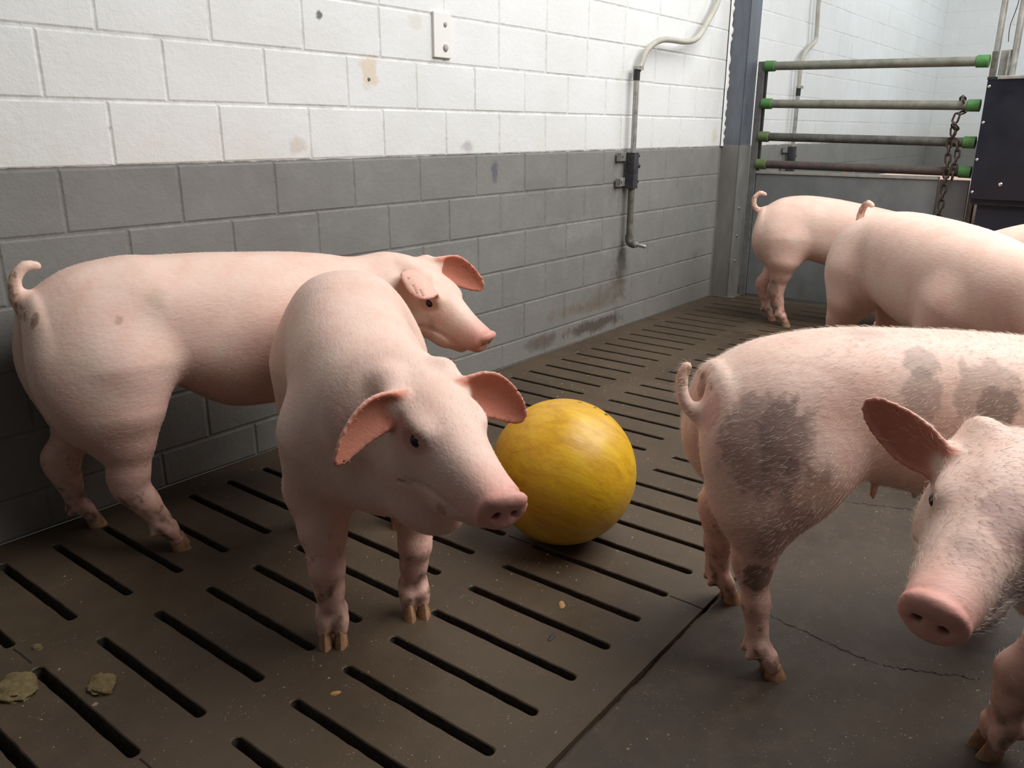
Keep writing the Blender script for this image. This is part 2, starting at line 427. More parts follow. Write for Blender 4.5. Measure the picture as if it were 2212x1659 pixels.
def ear(base, mid, tip, side, width, cup=.35, th=.0038, k=.014, fold=0., n=(70, 44)):
    """thin cupped leaf: base-mid-tip curve, 'side' the width direction; cup>0 bends the edges towards side x axis"""
    base, mid, tip = (np.asarray(v, float) for v in (base, mid, tip)); side = nrm(side); P = []; Rr = []
    for i in range(n[0]+1):
        u = i/n[0]; c = (1-u)**2*base+2*u*(1-u)*mid+u*u*tip; t = nrm(2*(1-u)*(mid-base)+2*u*(tip-mid)+1e-6)
        s = nrm(side-t*(side@t)); nn = np.cross(s, t)
        wd = width*(.60+.40*math.sin(min(u/.42, 1)*math.pi/2)) if u < .42 else width*math.sqrt(max(0, 1-((u-.42)/.585)**1.35))
        wd = max(wd, .003)
        for j in range(n[1]+1):
            v = -1+2*j/n[1]; a = v*cup*2.2*(1-.55*u)
            rr = wd/max(abs(cup*2.2*(1-.55*u)), 1e-3); x = rr*math.sin(a); z = rr*(1-math.cos(a))
            P.append(c+s*x+nn*(z+fold*wd*(v > 0)*v*v*u)); Rr.append(max(th*(1.3-.45*u)*(1-.25*abs(v)), EARMIN))
    return cloud(P, Rr, k), np.array(P)

def surface_nets(D, o, h):
    S = D < 0; nx, ny, nz = D.shape
    c = np.zeros((nx-1, ny-1, nz-1), np.int8)
    for a in (0, 1):
        for b in (0, 1):
            for e in (0, 1): c += S[a:nx-1+a, b:ny-1+b, e:nz-1+e]
    act = (c > 0) & (c < 8); idx = np.full(act.shape, -1, np.int32); I = np.argwhere(act); idx[act] = np.arange(len(I))
    acc = np.zeros((len(I), 3)); cnt = np.zeros(len(I))
    for ax in range(3):
        o1, o2 = [q for q in range(3) if q != ax]
        for a in (0, 1):
            for b in (0, 1):
                p = I.copy(); p[:, o1] += a; p[:, o2] += b; q = p.copy(); q[:, ax] += 1
                d0 = D[tuple(p.T)]; d1 = D[tuple(q.T)]; m = (d0 < 0) != (d1 < 0)
                t = np.where(m, d0/(d0-d1+1e-20), 0); pos = (p-I).astype(float); pos[:, ax] = t
                acc[m] += pos[m]; cnt[m] += 1
    V = (I+acc/cnt[:, None])*h+o; F = []
    for ax in range(3):
        o1, o2 = (ax+1) % 3, (ax+2) % 3
        sl0 = [slice(None)]*3; sl1 = [slice(None)]*3; sl0[ax] = slice(0, -1); sl1[ax] = slice(1, None)
        m = S[tuple(sl0)] != S[tuple(sl1)]; E = np.argwhere(m); E = E[(E[:, o1] > 0) & (E[:, o2] > 0)]
        E = E[(E[:, o1] < D.shape[o1]-1) & (E[:, o2] < D.shape[o2]-1)]
        ins = S[tuple(E.T)]; q = []
        for a, b in ((1, 1), (0, 1), (0, 0), (1, 0)):
            p = E.copy(); p[:, o1] -= a; p[:, o2] -= b; q.append(idx[tuple(p.T)])
        q = np.stack(q, 1); q[~ins] = q[~ins][:, ::-1]; F.append(q)
    return V, np.concatenate(F)
def evaluate(prims, P):
    P = P.astype(np.float32); d = np.full(len(P), .2)
    for pr in prims:
        e, m = pr.ev(P)
        if pr.sub:
            if m.any(): d[m] = -smin(-d[m], e[m], pr.k)
        else: d[m] = smin(d[m], e[m], pr.k); d[~m] = np.minimum(d[~m], np.maximum(e[~m], .02)) if False else d[~m]
    return d
def polygonise(prims, lo, hi, h):
    lo = np.asarray(lo, float); B = 8; n = np.ceil((np.asarray(hi)-lo)/h/B).astype(int)*B
    D = np.full(n, 1.0, np.float32); nb = n//B
    g = np.stack(np.meshgrid(*[np.arange(k) for k in nb], indexing='ij'), -1).reshape(-1, 3)
    dc = evaluate(prims, lo+(g*B+B/2-.5)*h)
    sg = np.repeat(np.repeat(np.repeat(np.where(dc < 0, -1., 1.).reshape(nb), B, 0), B, 1), B, 2); D[:] = sg
    g = g[np.abs(dc) < B*h*.9+.012]
    # second level
    g2 = (g[:, None, :]*2+np.stack(np.meshgrid([0, 1], [0, 1], [0, 1], indexing='ij'), -1).reshape(1, 8, 3)).reshape(-1, 3)
    d2 = evaluate(prims, lo+(g2*4+1.5)*h)
    off = np.stack(np.meshgrid(*[np.arange(4)]*3, indexing='ij'), -1).reshape(1, 64, 3)
    far = np.abs(d2) >= 4*h*.9+.007
    ii = (g2[far][:, None, :]*4+off).reshape(-1, 3); D[tuple(ii.T)] = np.repeat(np.sign(d2[far]), 64)
    ii = (g2[~far][:, None, :]*4+off).reshape(-1, 3)
    D[tuple(ii.T)] = evaluate(prims, lo+ii*h)
    return surface_nets(D, lo, h)
def vnoise(P, f, seed=0):
    r = np.random.RandomState(seed); s = np.zeros(len(P))
    for i in range(7):
        k = r.normal(size=3); k = k/np.linalg.norm(k)*f*(1+.35*i); s += np.sin(P@k*6.283+r.uniform(0, 6.28)+1.3*np.sin(P@np.roll(k, 1)*4+i))/(1+.25*i)
    return s/3.2

# skin
def skin_mat():
    m = NM('pig_skin', .52, spec=.35)
    a = m.n.new('ShaderNodeAttribute'); a.attribute_name = 'Col'
    n1 = m.noise(16, 5, .7); n2 = m.noise(70, 4, .7)
    c = m.mix(m.math('MULTIPLY', m.ramp(n1, [(.38, 0.0), (.70, 1.0)]), .42), a.outputs['Color'], m.mix(1.0, a.outputs['Color'], (.93, .76, .70), 'MULTIPLY'))
    c = m.mix(m.math('MULTIPLY', m.ramp(n2, [(.52, 0.0), (.8, 1.0)]), .30), c, m.mix(1.0, c, (.78, .66, .56), 'MULTIPLY'))
    sp = m.ramp(m.noise(150, 2, .8), [(.72, 0.0), (.78, 1.0)])
    c = m.mix(m.math('MULTIPLY', m.math('MULTIPLY', sp, m.ramp(m.noise(7, 3), [(.5, 0.0), (.65, 1.0)])), .6), c, (.20, .11, .06))
    m.color(c)
    m.b.inputs['Subsurface Weight'].default_value = .12; m.b.inputs['Subsurface Radius'].default_value = (1.0, .35, .2); m.b.inputs['Subsurface Scale'].default_value = .006
    m.bump(m.math('ADD', m.math('MULTIPLY', m.noise(180, 3, .6, stretch=(.35, 1, 1)), .6), m.math('MULTIPLY', m.noise(30, 4), .9)), .45, .0026)
    return m.m
M_skin = skin_mat()
M_eye = NM('pig_eye', .08, col=(.012, .012, .02)).m
_h = NM('hoof_horn', .5); _h.color(_h.ramp(_h.noise(60, 4), [(.35, (.22, .12, .06)), (.7, (.52, .28, .15))])); M_hoof = _h.m
M_hair = NM('pig_bristle', .45, col=(.85, .76, .66)).m

EARMIN = 0.0
HMUL = 1.0
PINK = np.array([.81, .58, .485]); RED = np.array([.62, .25, .18]); MUDC = np.array([.10, .062, .035]); BLK = np.array([.20, .145, .125])

def hoof(name, tip, f, w, parent, L=.034, hgt=.026):
    """one claw: flat sole on the floor, sloping toe wall"""
    f = nrm([f[0], f[1], 0]); l = np.array([-f[1], f[0], 0]); V = []; n = 14; lev = [(0, 1.0), (.2, .98), (.5, .88), (.8, .78), (1.0, .62)]
    for t, s in lev:
        for i in range(n):
            a = 2*math.pi*i/n; x = math.cos(a); y = math.sin(a)
            X = (x*.5-.5)*L*s*(1.15 if x > 0 else 1) - t*hgt*.45; Y = y*w*.5*s*(1-.35*max(x, 0)**2)
            V.append(tuple(tip+f*X+l*Y+np.array([0, 0, t*hgt])))
    F = [tuple(range(n))[::-1], tuple(range((len(lev)-1)*n, len(lev)*n))]
    for j in range(len(lev)-1):
        for i in range(n): F.append((j*n+i, j*n+(i+1) % n, (j+1)*n+(i+1) % n, (j+1)*n+i))
    mb = MB().add(V, F); return mb.build(name, M_hoof, parent, True)

def pig(name, loc, head_deg, S=1.0, h=.0045, torso=None, legs=None, head=None, ears=None, tail=None, spots=(), label='', extra=(), hairs=0, hairlen=.012,
        hamw=1.0, reds=(), seed=1, dirt=1.0, neckk=.05, eyes=True, group='pink pigs loose in the pen'):
    """loc = ground point under the hips, frame x forward / y left"""
    pr = []
    global EARMIN
    EARMIN = h*HMUL/S*.80
    T = torso or Tstd or [(-.10, 0, .500, .33, .085), (-.04, 0, .530, .285, .112), (.05, 0, .548, .262, .122), (.16, 0, .55, .240, .122), (.28, 0, .545, .218, .128), (.38, 0, .535, .215, .122), (.47, 0, .522, .235, .108), (.54, 0, .508, .272, .09), (.60, 0, .498, .32, .076)]
    I3 = np.eye(3)
    pr.append(sweep((0, 0, 0), I3, T, .04, .035, .03))
    D = dense(T, 6)
    def at(f):  # torso frame at distance f
        i = int(np.argmin(np.abs(D[:, 0]-f))); j = min(i+1, len(D)-1); i0 = j-1; t = nrm([D[j, 0]-D[i0, 0], D[j, 1]-D[i0, 1], 0]); return np.array([D[i, 0], D[i, 1], 0]), t, np.array([-t[1], t[0], 0])
    c0, t0, l0 = at(0.0)
    for s in (1, -1):
        pr.append(ell(c0+l0*s*.066*hamw+t0*(-.028)+np.array([0, 0, .365]), (.115, .070, .115), rot_ypr(0, -62), .045))
    cs, ts, ls = at(.42 if not torso else T[-3][0])
    LG = dict(HL=dict(), HR=dict(), FL=dict(), FR=dict())
    for k_, v_ in (legs or {}).items(): LG[k_] = v_
    hooves = []; legpts = []
    for key in ('HL', 'HR', 'FL', 'FR'):
        d = LG[key]
        if d is None: continue
        s = 1 if key[1] == 'L' else -1; hind = key[0] == 'H'
        if hind:
            o_, t_, l_ = c0, t0, l0
            ft = np.array([*d.get('foot', (o_+l_*s*.088+t_*(-.02))[:2]), 0.]); dr = nrm([*d.get('dir', t_[:2]), 0])
            hip = o_+l_*s*.062+t_*(-.005)+np.array([0, 0, .36]); sti = o_+l_*s*.080+t_*d.get('sf', -.006)+np.array([0, 0, .285])
            hock = ft-dr*d.get('hb', .058)+np.array([0, 0, d.get('hz', .155)])+(hip-ft)*np.array([.12, .25, 0])
            hock = np.array(d['hock'], float) if 'hock' in d else hock
            fet = ft-dr*d.get('fb', .036)+np.array([0, 0, d.get('fz', .060)])
            th = (sti+hock)/2+dr*.004+np.array([0, 0, .01])
            pts = [hip, sti, th, hock+dr*.006+np.array([0, 0, .012]), hock-np.array([0, 0, .02])+dr*.004, (hock+fet)/2+dr*.002, fet+np.array([0, 0, .006])]
            rad = [.080, .056, .042, .030, .0250, .0200, .0200]
            pr.append(chain(pts, [r*d.get('rs', 1) for r in rad], .045, .02))
            pr.append(ell(hock-dr*.010+np.array([0, 0, .004]), (.021, .018, .026), None, .016))
        else:
            o_, t_, l_ = cs, ts, ls
            ft = np.array([*d.get('foot', (o_+l_*s*.078+t_*.0)[:2]), 0.]); dr = nrm([*d.get('dir', t_[:2]), 0])
            sh = o_+l_*s*.062+t_*.0+np.array([0, 0, .35]); el = o_+l_*s*.078+t_*(-.03)+np.array([0, 0, .255])
            fet = ft-dr*.024+np.array([0, 0, .056]); car = ft*np.array([.8, .8, 0])+el*np.array([.2, .2, 0])-dr*.004+np.array([0, 0, .135])
            if 'car' in d: car = np.array(d['car'], float)
            pts = [sh, el, (el+car)/2+dr*.004, car+dr*.003, (car+fet)/2, fet+np.array([0, 0, .004])]
            rad = [.078, .054, .036, .0250, .0205, .0205]
            pr.append(chain(pts, [r*d.get('rs', 1) for r in rad], .04, .018))
        ll = np.array([-dr[1], dr[0], 0]); sp = .0125; legpts.append((ft, fet, dr))
        for q in (1, -1):
            tp = ft+ll*q*sp+dr*.014
            a = fet+ll*q*.010; b = ft+ll*q*sp-dr*.012+np.array([0, 0, .024])
            pr.append(chain([a, (a+b)/2+dr*.003, b], [.0160, .0145, .0125], .006, .008))
            hooves.append((tp, dr, key)); 
            dw = fet-dr*.015+ll*q*.013-np.array([0, 0, .017])
            pr.append(chain([fet+ll*q*.008, dw], [.012, .0065], .010))
    # head frame
    hd = dict(pos=(.63, 0, .43), yaw=0, pitch=-38, roll=0, s=1.0); hd.update(head or {})
    Rh = rot_ypr(hd['yaw'], hd['pitch'], hd['roll']); O = np.asarray(hd['pos'], float); k = hd['s']
    def HP(x, y, z): return O+Rh@(np.array([x, y, z])*k)
    HS = [(-.05, 0, .030, -.090, .056), (0, 0, .046, -.112, .065), (.045, 0, .052, -.116, .066), (.085, 0, .046, -.105, .058), (.125, 0, .036, -.092, .050), (.16, 0, .029, -.080, .043), (.195, 0, .025, -.064, .037), (.228, 0, .024, -.043, .033)]
    HS = [tuple(np.array(a)*k) for a in HS]
    nb = hd.get('neck', None)
    # neck: a round cone from the last torso station to the skull
    e = D[-1]; tl = at(D[-1][0])[1]
    npt = np.array([e[0], e[1], (e[2]+e[3])/2])-tl*.03
    mid = nb if nb is not None else (npt*.5+HP(-.02, 0, -.02)*.5)
    pr.append(chain([npt, mid, HP(.0, 0, -.025)], [min(e[4]*1.08, (e[2]-e[3])/2), hd.get('nr', .084), hd.get('nh', .068)*k], neckk, .03))
    pr.append(sweep(O, Rh, HS, .006*k, .03*k, .022, 2.3, 4))
    for s in (1, -1):
        pr.append(ell(HP(.035, s*.036, -.070), np.array([.062, .040, .052])*k, Rh, .028))     # jowl
        pr.append(ell(HP(.135, s*.026, -.060), np.array([.045, .020, .024])*k, Rh, .016))     # cheek of the snout
        pr.append(ell(HP(.076, s*.044, .022), np.array([.030, .014, .012])*k, Rh, .020))      # brow
        pr.append(ell(HP(.093, s*.056, .006), np.array([.019, .009, .0115])*k, Rh, .008, True))  # socket
        pr.append(ell(HP(.088, s*.0460, .007), np.array([.0165, .0105, .0115])*k, Rh, .005))   # lids
        pr.append(ell(HP(.089, s*.0565, .007), np.array([.0092, .0080, .0046])*k, Rh, .002, True))
        for rr_, ww_, zz_ in ((.0150, .0024, 1), (.0205, .0022, 1), (.0140, .0024, -1)):   # folds of the lids
            ar = [HP(.089+rr_*math.cos(t_)*1.05, s*(.0515-.010*abs(math.cos(t_))+(.002 if zz_ > 0 else 0)), .0068+zz_*rr_*math.sin(t_)*.78) for t_ in np.linspace(.35, math.pi-.35, 7)]
            pr.append(chain(ar, [ww_*k*(.6 if i in (0, 6) else 1) for i in range(7)], .004, .003))
    # snout disc
    Rd = Rh@rot_ypr(hd.get('dyaw', 0), hd.get('disc', -6), 0); dc = HP(.238, 0, -.008)
    pr.append(ell(dc, np.array([.0115, .0345, .0325])*k, Rd, .008))
    pr.append(ell(dc+Rd@np.array([.004, 0, .021])*k, np.array([.0105, .028, .0145])*k, Rd, .006))
    pr.append(ell(dc+Rd@np.array([.002, 0, -.018])*k, np.array([.010, .020, .012])*k, Rd, .006))
    pr.append(ell(dc+Rd@np.array([.016, 0, -.001])*k, np.array([.0045, .024, .019])*k, Rd, .005, True))
    for s in (1, -1):
        pr.append(ell(dc+Rd@np.array([.008, s*.0125, .000])*k, np.array([.015, .0045, .0075])*k, Rd@rot_ypr(0, 0, s*25), .003, True))
    # mouth line
    for s in (1, -1):
        for i in range(7):
            t = i/6; p = HP(.085+.125*t, s*(.059-.030*t), -.066+.018*math.sin(t*3.0)*(1)+.014*t)
            pr.append(ell(p, np.array([.017, .006, .0022])*k, Rh@rot_ypr(-s*14, 6), .004, True))
    pr.append(ell(HP(.178, 0, -.064), np.array([.030, .020, .012])*k, Rh, .010))              # chin
    earP = []
    for s in (1, -1):
        key = 'L' if s > 0 else 'R'; ed = dict(base=(.0, .050, .036), mid=(-.005, .100, .052), tip=(.040, .140, .020), side=(.3, 0, -1), width=.034, cup=.42)
        if ears and key in ears: ed.update(ears[key])
        f = lambda v, s=s: np.array([v[0], v[1]*s, v[2]])
        b_, m_, t_ = (HP(*f(ed[q])) for q in ('base', 'mid', 'tip')); sd = Rh@f(ed['side'])*s
        E_, P_ = ear(b_, m_, t_, sd, ed['width']*k, ed['cup'], k=.012, fold=ed.get('fold', 0)); pr.append(E_); earP.append((P_, b_, m_, t_, sd))
        pr.append(chain([HP(*f((-.02, .045, .03))), b_], [.022*k, .018*k], .02))
    # tail
    tb = c0-t0*.118+np.array([0, 0, .470])
    TL = tail or [(0, 0, 0), (-.02, 0, .012), (-.036, .004, .036), (-.034, .008, .066), (-.014, .010, .084), (.008, .012, .078)]
    tp = spline([tb+t0*a+l0*b+np.array([0, 0, c_]) for a, b, c_ in TL], 4); m_ = len(tp)
    tp = [tb+t0*.03+np.array([0, 0, -.004])]+list(tp)
    pr.append(chain(tp, [.024]+[.0125*(1-.45*i/m_) for i in range(m_)], .022, .004))
    pr.append(ell(tb-t0*.012+np.array([0, 0, -.10]), (.014, .010, .09), None, .022, True))      # cleft between the hams
    for e_ in extra: pr.append(e_(dict(c0=c0, t0=t0, l0=l0, at=at, HP=HP, Rh=Rh, D=D, tb=tb)))
    subs = [p for p in pr if p.sub]; adds = [p for p in pr if not p.sub]
    # keep lids after sockets: preserve order
    al = np.array([p.c for p in adds]); rl = np.array([p.r for p in adds])
    lo = (al-rl[:, None]).min(0)-.02; hi = (al+rl[:, None]).max(0)+.02
    lo[0] = max(lo[0], -.24); lo[2] = max(lo[2], -.02)
    sc_ = S
    V, F = polygonise(pr, lo, hi, h/S*HMUL)
    nv = len(V); deg = np.zeros(nv)
    for a_ in range(4): np.add.at(deg, F[:, a_], 2)
    for lam in (.55, -.57, .55, -.57):
        acc = np.zeros_like(V)
        for a_ in range(4):
            acc_i = V[F[:, (a_+1) % 4]]+V[F[:, (a_+3) % 4]]
            for c_ in range(3): acc[:, c_] += np.bincount(F[:, a_], acc_i[:, c_], nv)
        V = V+lam*(acc/np.maximum(deg, 1)[:, None]-V)
    # ---- colours
    nz = vnoise(V, 7, seed); nz2 = vnoise(V, 22, seed+3); nz3 = vnoise(V, 60, seed+5)
    col = np.tile(PINK, (len(V), 1))
    def blend(mask, c):
        nonlocal col; mk = np.clip(mask, 0, 1)[:, None]; col = col*(1-mk)+np.asarray(c)*mk
    zz = V[:, 2]
    blend(.45*np.clip(nz, 0, 1), (.80, .64, .53)); blend(.30*np.clip(-nz-.1+.4*nz2, 0, 1), (.74, .42, .34))
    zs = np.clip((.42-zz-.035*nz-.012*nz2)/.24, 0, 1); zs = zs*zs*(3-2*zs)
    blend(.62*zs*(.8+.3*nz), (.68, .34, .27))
    q = (V-O)@Rh/k
    hm = (q[:, 0] > .0) & (np.abs(q[:, 1]) < .09) & (q[:, 0] < .3) & (np.abs(q[:, 2]) < .14)
    blend(np.where(hm, np.clip((q[:, 0]-.16)/.06, 0, 1)*.65, 0), (.70, .36, .30))
    blend(np.where(hm, np.clip((q[:, 0]-.222)/.012, 0, 1)*.7, 0), (.66, .31, .26))
    for s in (1, -1):
        dn = np.linalg.norm(q-np.array([.240, s*.0125, -.008]), axis=1); blend(np.clip((.0085-dn)/.004, 0, .9), (.10, .03, .025))
        de = np.linalg.norm((q-np.array([.089, s*.056, .007]))*np.array([1, 1, 1.3]), axis=1); blend(np.clip((.030-de)/.014, 0, .55), (.55, .28, .22))
    for (P_, b_, m_, t_, sd), s in zip(earP, (1, -1)):
        c_ = P_.mean(0); near = np.linalg.norm(V-c_, axis=1) < .13; ii = np.where(near)[0]
        if len(ii):
            dd = np.empty(len(ii)); n_ = np.cross(sd, t_-b_); n_ = n_/np.linalg.norm(n_); sg = np.empty(len(ii))
            for a in range(0, len(ii), 8000):
                Q = V[ii[a:a+8000]]; d2 = ((Q[:, None, :]-P_[None])**2).sum(2); j = d2.argmin(1); dd[a:a+8000] = np.sqrt(d2.min(1)); sg[a:a+8000] = ((Q-P_[j])@n_)
            on = np.clip((.012-dd)/.006, 0, 1)
            mk = np.zeros(len(V)); mk[ii] = on*.45; blend(mk, (.76, .38, .30))
            mk = np.zeros(len(V)); mk[ii] = on*np.clip(sg/.0025+.2, 0, 1)*.9; blend(mk, (.62, .22, .14))
    tpa = np.array(tp); dt = np.min(np.linalg.norm(V[:, None, :]-tpa[None, 2:], axis=2), 1) if len(V) < 0 else None
    tz = (V-tb)@t0; tm = (tz < -.012) & (zz > .468) ; blend(np.where(tm, .55, 0), (.62, .36, .24)); blend(np.where(tm & (nz3 > .25), .6, 0), MUDC)
    # dried muck on the lower legs and hocks
    dm = np.clip((.17-zz-.02*nz2)/.10, 0, 1)*np.clip(nz2*1.1+.25, 0, 1)*.75*dirt; blend(dm, MUDC*1.6)
    dm = np.clip((.24-zz)/.12, 0, 1)*np.clip((nz3*.5+nz2-.62)/.2, 0, 1)*.6*dirt; blend(dm, MUDC)
    Rw = rot_ypr(head_deg, 0); lw = np.array([loc[0], loc[1], 0.])
    W = (V*S)@Rw.T+lw
    zc = (W-CAM)@fw; ix = PW/2+FPX*((W-CAM)@rt)/zc; iy = PH/2-FPX*((W-CAM)@up)/zc
    def hit(px, py):
        d = np.hypot(ix-px, iy-py); c_ = np.where(d < 9)[0]
        return W[c_[np.argmin(zc[c_])]] if len(c_) else None
    for (px, py, r0, squash, amt, c) in spots:
        p = hit(px, py)
        if p is None: print('no hit', name, px, py); continue
        dv = W-p; dv[:, 2] *= squash; dd = np.linalg.norm(dv, axis=1)/r0+.22*nz2+.10*nz3; blend(np.clip((1.0-dd)/(.13 if amt > .44 else .7), 0, 1)*amt, c)
    me = bpy.data.meshes.new(name)
    me.vertices.add(len(V)); me.vertices.foreach_set('co', (V*S).astype(np.float32).ravel())
    me.loops.add(len(F)*4); me.loops.foreach_set('vertex_index', F.astype(np.int32).ravel())
    me.polygons.add(len(F)); me.polygons.foreach_set('loop_start', np.arange(0, len(F)*4, 4, dtype=np.int32)); me.polygons.foreach_set('loop_total', np.full(len(F), 4, np.int32))
    me.update(calc_edges=True); me.validate()
    ca = me.color_attributes.new('Col', 'FLOAT_COLOR', 'POINT'); ca.data.foreach_set('color', np.concatenate([col, np.ones((len(V), 1))], 1).astype(np.float32).ravel())
    o = link(name, me, M_skin, None, True); o.location = (loc[0], loc[1], 0); o.rotation_euler = (0, 0, R_(head_deg))
    tag(o, label, 'pig', group)
    hs = []
    for tp_, dr, key in hooves:
        hs.append(hoof('hoof', np.array(tp_)*S, dr, .0232*S, o, .035*S, .027*S))
    if eyes:
        for s in (1, -1):
            c_ = HP(.0885, s*.0485, .0068)*S; mb = MB().sphere((0, 0, 0), .0110*S*k, 20, 14); eo = mb.build('eye', M_eye, o, True); eo.location = c_
    if hairs:
        bristles(o, V*S, F, Rw, hairs, hairlen, seed, (dc*S, .050*k*S, [P_*S for P_, *_r in earP]))
    print(name, len(V), 'verts')
    return o, dict(HP=HP, Rw=Rw, S=S, lw=lw)

def bristles(o, V, F, Rw, n, L, seed, sel=None):
    rs = np.random.RandomState(seed+50)
    a, b, c, d = V[F[:, 0]], V[F[:, 1]], V[F[:, 2]], V[F[:, 3]]; N = np.cross(c-a, d-b); A = np.linalg.norm(N, axis=1); N = N/(A[:, None]+1e-12)
    ctr = (a+b+c+d)/4; w_ = A*np.clip((ctr[:, 2]-.13)/.1, .05, 1)*(np.linalg.norm(ctr-sel[0], axis=1) > sel[1])
    for ep in sel[2]: w_ = w_*np.where(np.min(np.linalg.norm(ctr[:, None]-ep[None, ::60], axis=2), 1) < .016, .25, 1)
    i = rs.choice(len(F), n, p=w_/w_.sum())
    u = rs.rand(n, 2); P = a[i]*((1-u[:, :1])*(1-u[:, 1:]))+b[i]*(u[:, :1]*(1-u[:, 1:]))+c[i]*(u[:, :1]*u[:, 1:])+d[i]*((1-u[:, :1])*u[:, 1:])
    flow = np.array([-1.0, 0, -.35])+rs.normal(size=(n, 3))*.28; Nn = N[i]; flow = flow-Nn*(flow*Nn).sum(1)[:, None]; flow /= np.linalg.norm(flow, axis=1)[:, None]+1e-9
    ln = L*rs.uniform(.5, 1.25, n)[:, None]
    K = 4; pts = np.empty((n, K, 3))
    for j in range(K):
        t = j/(K-1); pts[:, j] = P-Nn*.0008+ln*(Nn*(.50*t-.22*t*t)+flow*(.85*t))
    hc = bpy.data.hair_curves.new('bristles'); hc.add_curves([K]*n)
    hc.attributes['position'].data.foreach_set('vector', pts.astype(np.float32).ravel())
    r = hc.attributes.new('radius', 'FLOAT', 'POINT'); rad = np.tile(np.array([.00016, .00014, .00010, .00003]), n); r.data.foreach_set('value', rad.astype(np.float32))
    h = bpy.data.objects.new('bristles', hc); C.objects.link(h); hc.materials.append(M_hair); h.parent = o; tag(h, kind='stuff')
# ------------------------------------------------------------------ the animals
Tstd = [(-.10, 0, .500, .35, .085), (-.04, 0, .530, .315, .110), (.05, 0, .546, .300, .118), (.12, 0, .549, .280, .120), (.20, 0, .547, .258, .124), (.28, 0, .543, .248, .128), (.38, 0, .535, .242, .122), (.47, 0, .522, .250, .108), (.54, 0, .508, .280, .09), (.60, 0, .498, .32, .076)]
def teat(f, s, z=.292):
    return lambda k: ell(k['at'](f)[0]+k['at'](f)[2]*s*.036+np.array([0, 0, z]), (.0055, .0055, .018), None, .008)
pig('pig', (.70, -.162), -12.5, 1.0, .0045, torso=[(-.10, 0, .510, .35, .085), (-.04, 0, .542, .315, .110), (.05, 0, .556, .325, .118), (.11, 0, .552, .300, .120), (.20, 0, .549, .240, .124), (.28, 0, .543, .225, .128), (.38, 0, .535, .225, .122), (.47, 0, .522, .240, .108), (.54, 0, .505, .280, .09), (.60, 0, .492, .32, .076)], tail=[(.008, 0, -.006), (-.006, 0, .006), (-.016, .004, .032), (-.012, .008, .062), (.006, .010, .082), (.026, .014, .080)], label='pink pig along the block wall at left, curly muddy tail, ear folded over its eye',
    legs=dict(HR=dict(foot=(.062, -.113), dir=(1, -.25), hb=.072, rs=1.1), HL=dict(foot=(-.040, .095))),
    head=dict(pos=(.668, -.042, .449), yaw=-72, pitch=-31, s=.93, nr=.08),
    ears=dict(R=dict(base=(.035, .042, .044), mid=(.060, .085, .074), tip=(.104, .116, .046), side=(-1, .2, .1), width=.052, cup=.4), L=dict(base=(.0, .05, .036), mid=(0, .12, .034), tip=(.070, .212, -.014), width=.040)), extra=[lambda k, s=s: ell(k['c0']-k['t0']*.058+k['l0']*s*.05+np.array([0, 0, .30]), (.052, .055, .080), None, .06) for s in (1, -1)], seed=3, hairs=7000, hairlen=.007,
    spots=((345, 640, .022, .5, .35, (.42, .32, .19)), (150, 650, .05, .8, .25, (.62, .45, .33)), (68, 688, .009, .4, .7, (.22, .13, .07)), (265, 690, .006, .6, .5, (.3, .18, .13)), (930, 712, .014, .8, .4, (.2, .16, .14)), (960, 660, .02, .7, .25, (.62, .45, .26))))
pig('pig', (.983, -.521), 228, .97, .0033, label='pale pig in the middle with its snout beside the yellow ball',
    torso=[(-.10, 0, .520, .36, .085), (-.04, 0, .545, .31, .110), (.05, 0, .560, .28, .118), (.13, .005, .56, .26, .112), (.20, .01, .55, .245, .110), (.27, .02, .54, .228, .114), (.33, .03, .53, .228, .110), (.38, .042, .515, .25, .095), (.42, .055, .505, .31, .082)],
    hamw=1.1, legs=dict(FR=dict(foot=(.385, -.043), dir=(1, .0)), FL=dict(foot=(.325, .098), dir=(1, .2))),
    head=dict(pos=(.462, .105, .440), yaw=24, pitch=-19, s=.96, nr=.078, dyaw=-10), tail=[(0, 0, 0), (-.012, 0, -.02), (-.016, .004, -.05), (-.012, .006, -.08)], seed=5,
    ears=dict(R=dict(base=(.022, .048, .022), mid=(.018, .104, .032), tip=(.058, .152, -.032), cup=.6), L=dict(base=(.018, .048, .016), mid=(.012, .105, .026), tip=(.050, .160, -.036), cup=.5, width=.038)),
    extra=[lambda k: ell(k['HP'](.050, -.004, -.122), (.090, .060, .052), k['Rh'], .03), lambda k: ell(k['HP'](-.045, -.01, -.155), (.085, .090, .070), k['Rh'], .04)],
    spots=((945, 1105, .010, 1, .6, (.40, .20, .16)),), hairs=12000, hairlen=.007)
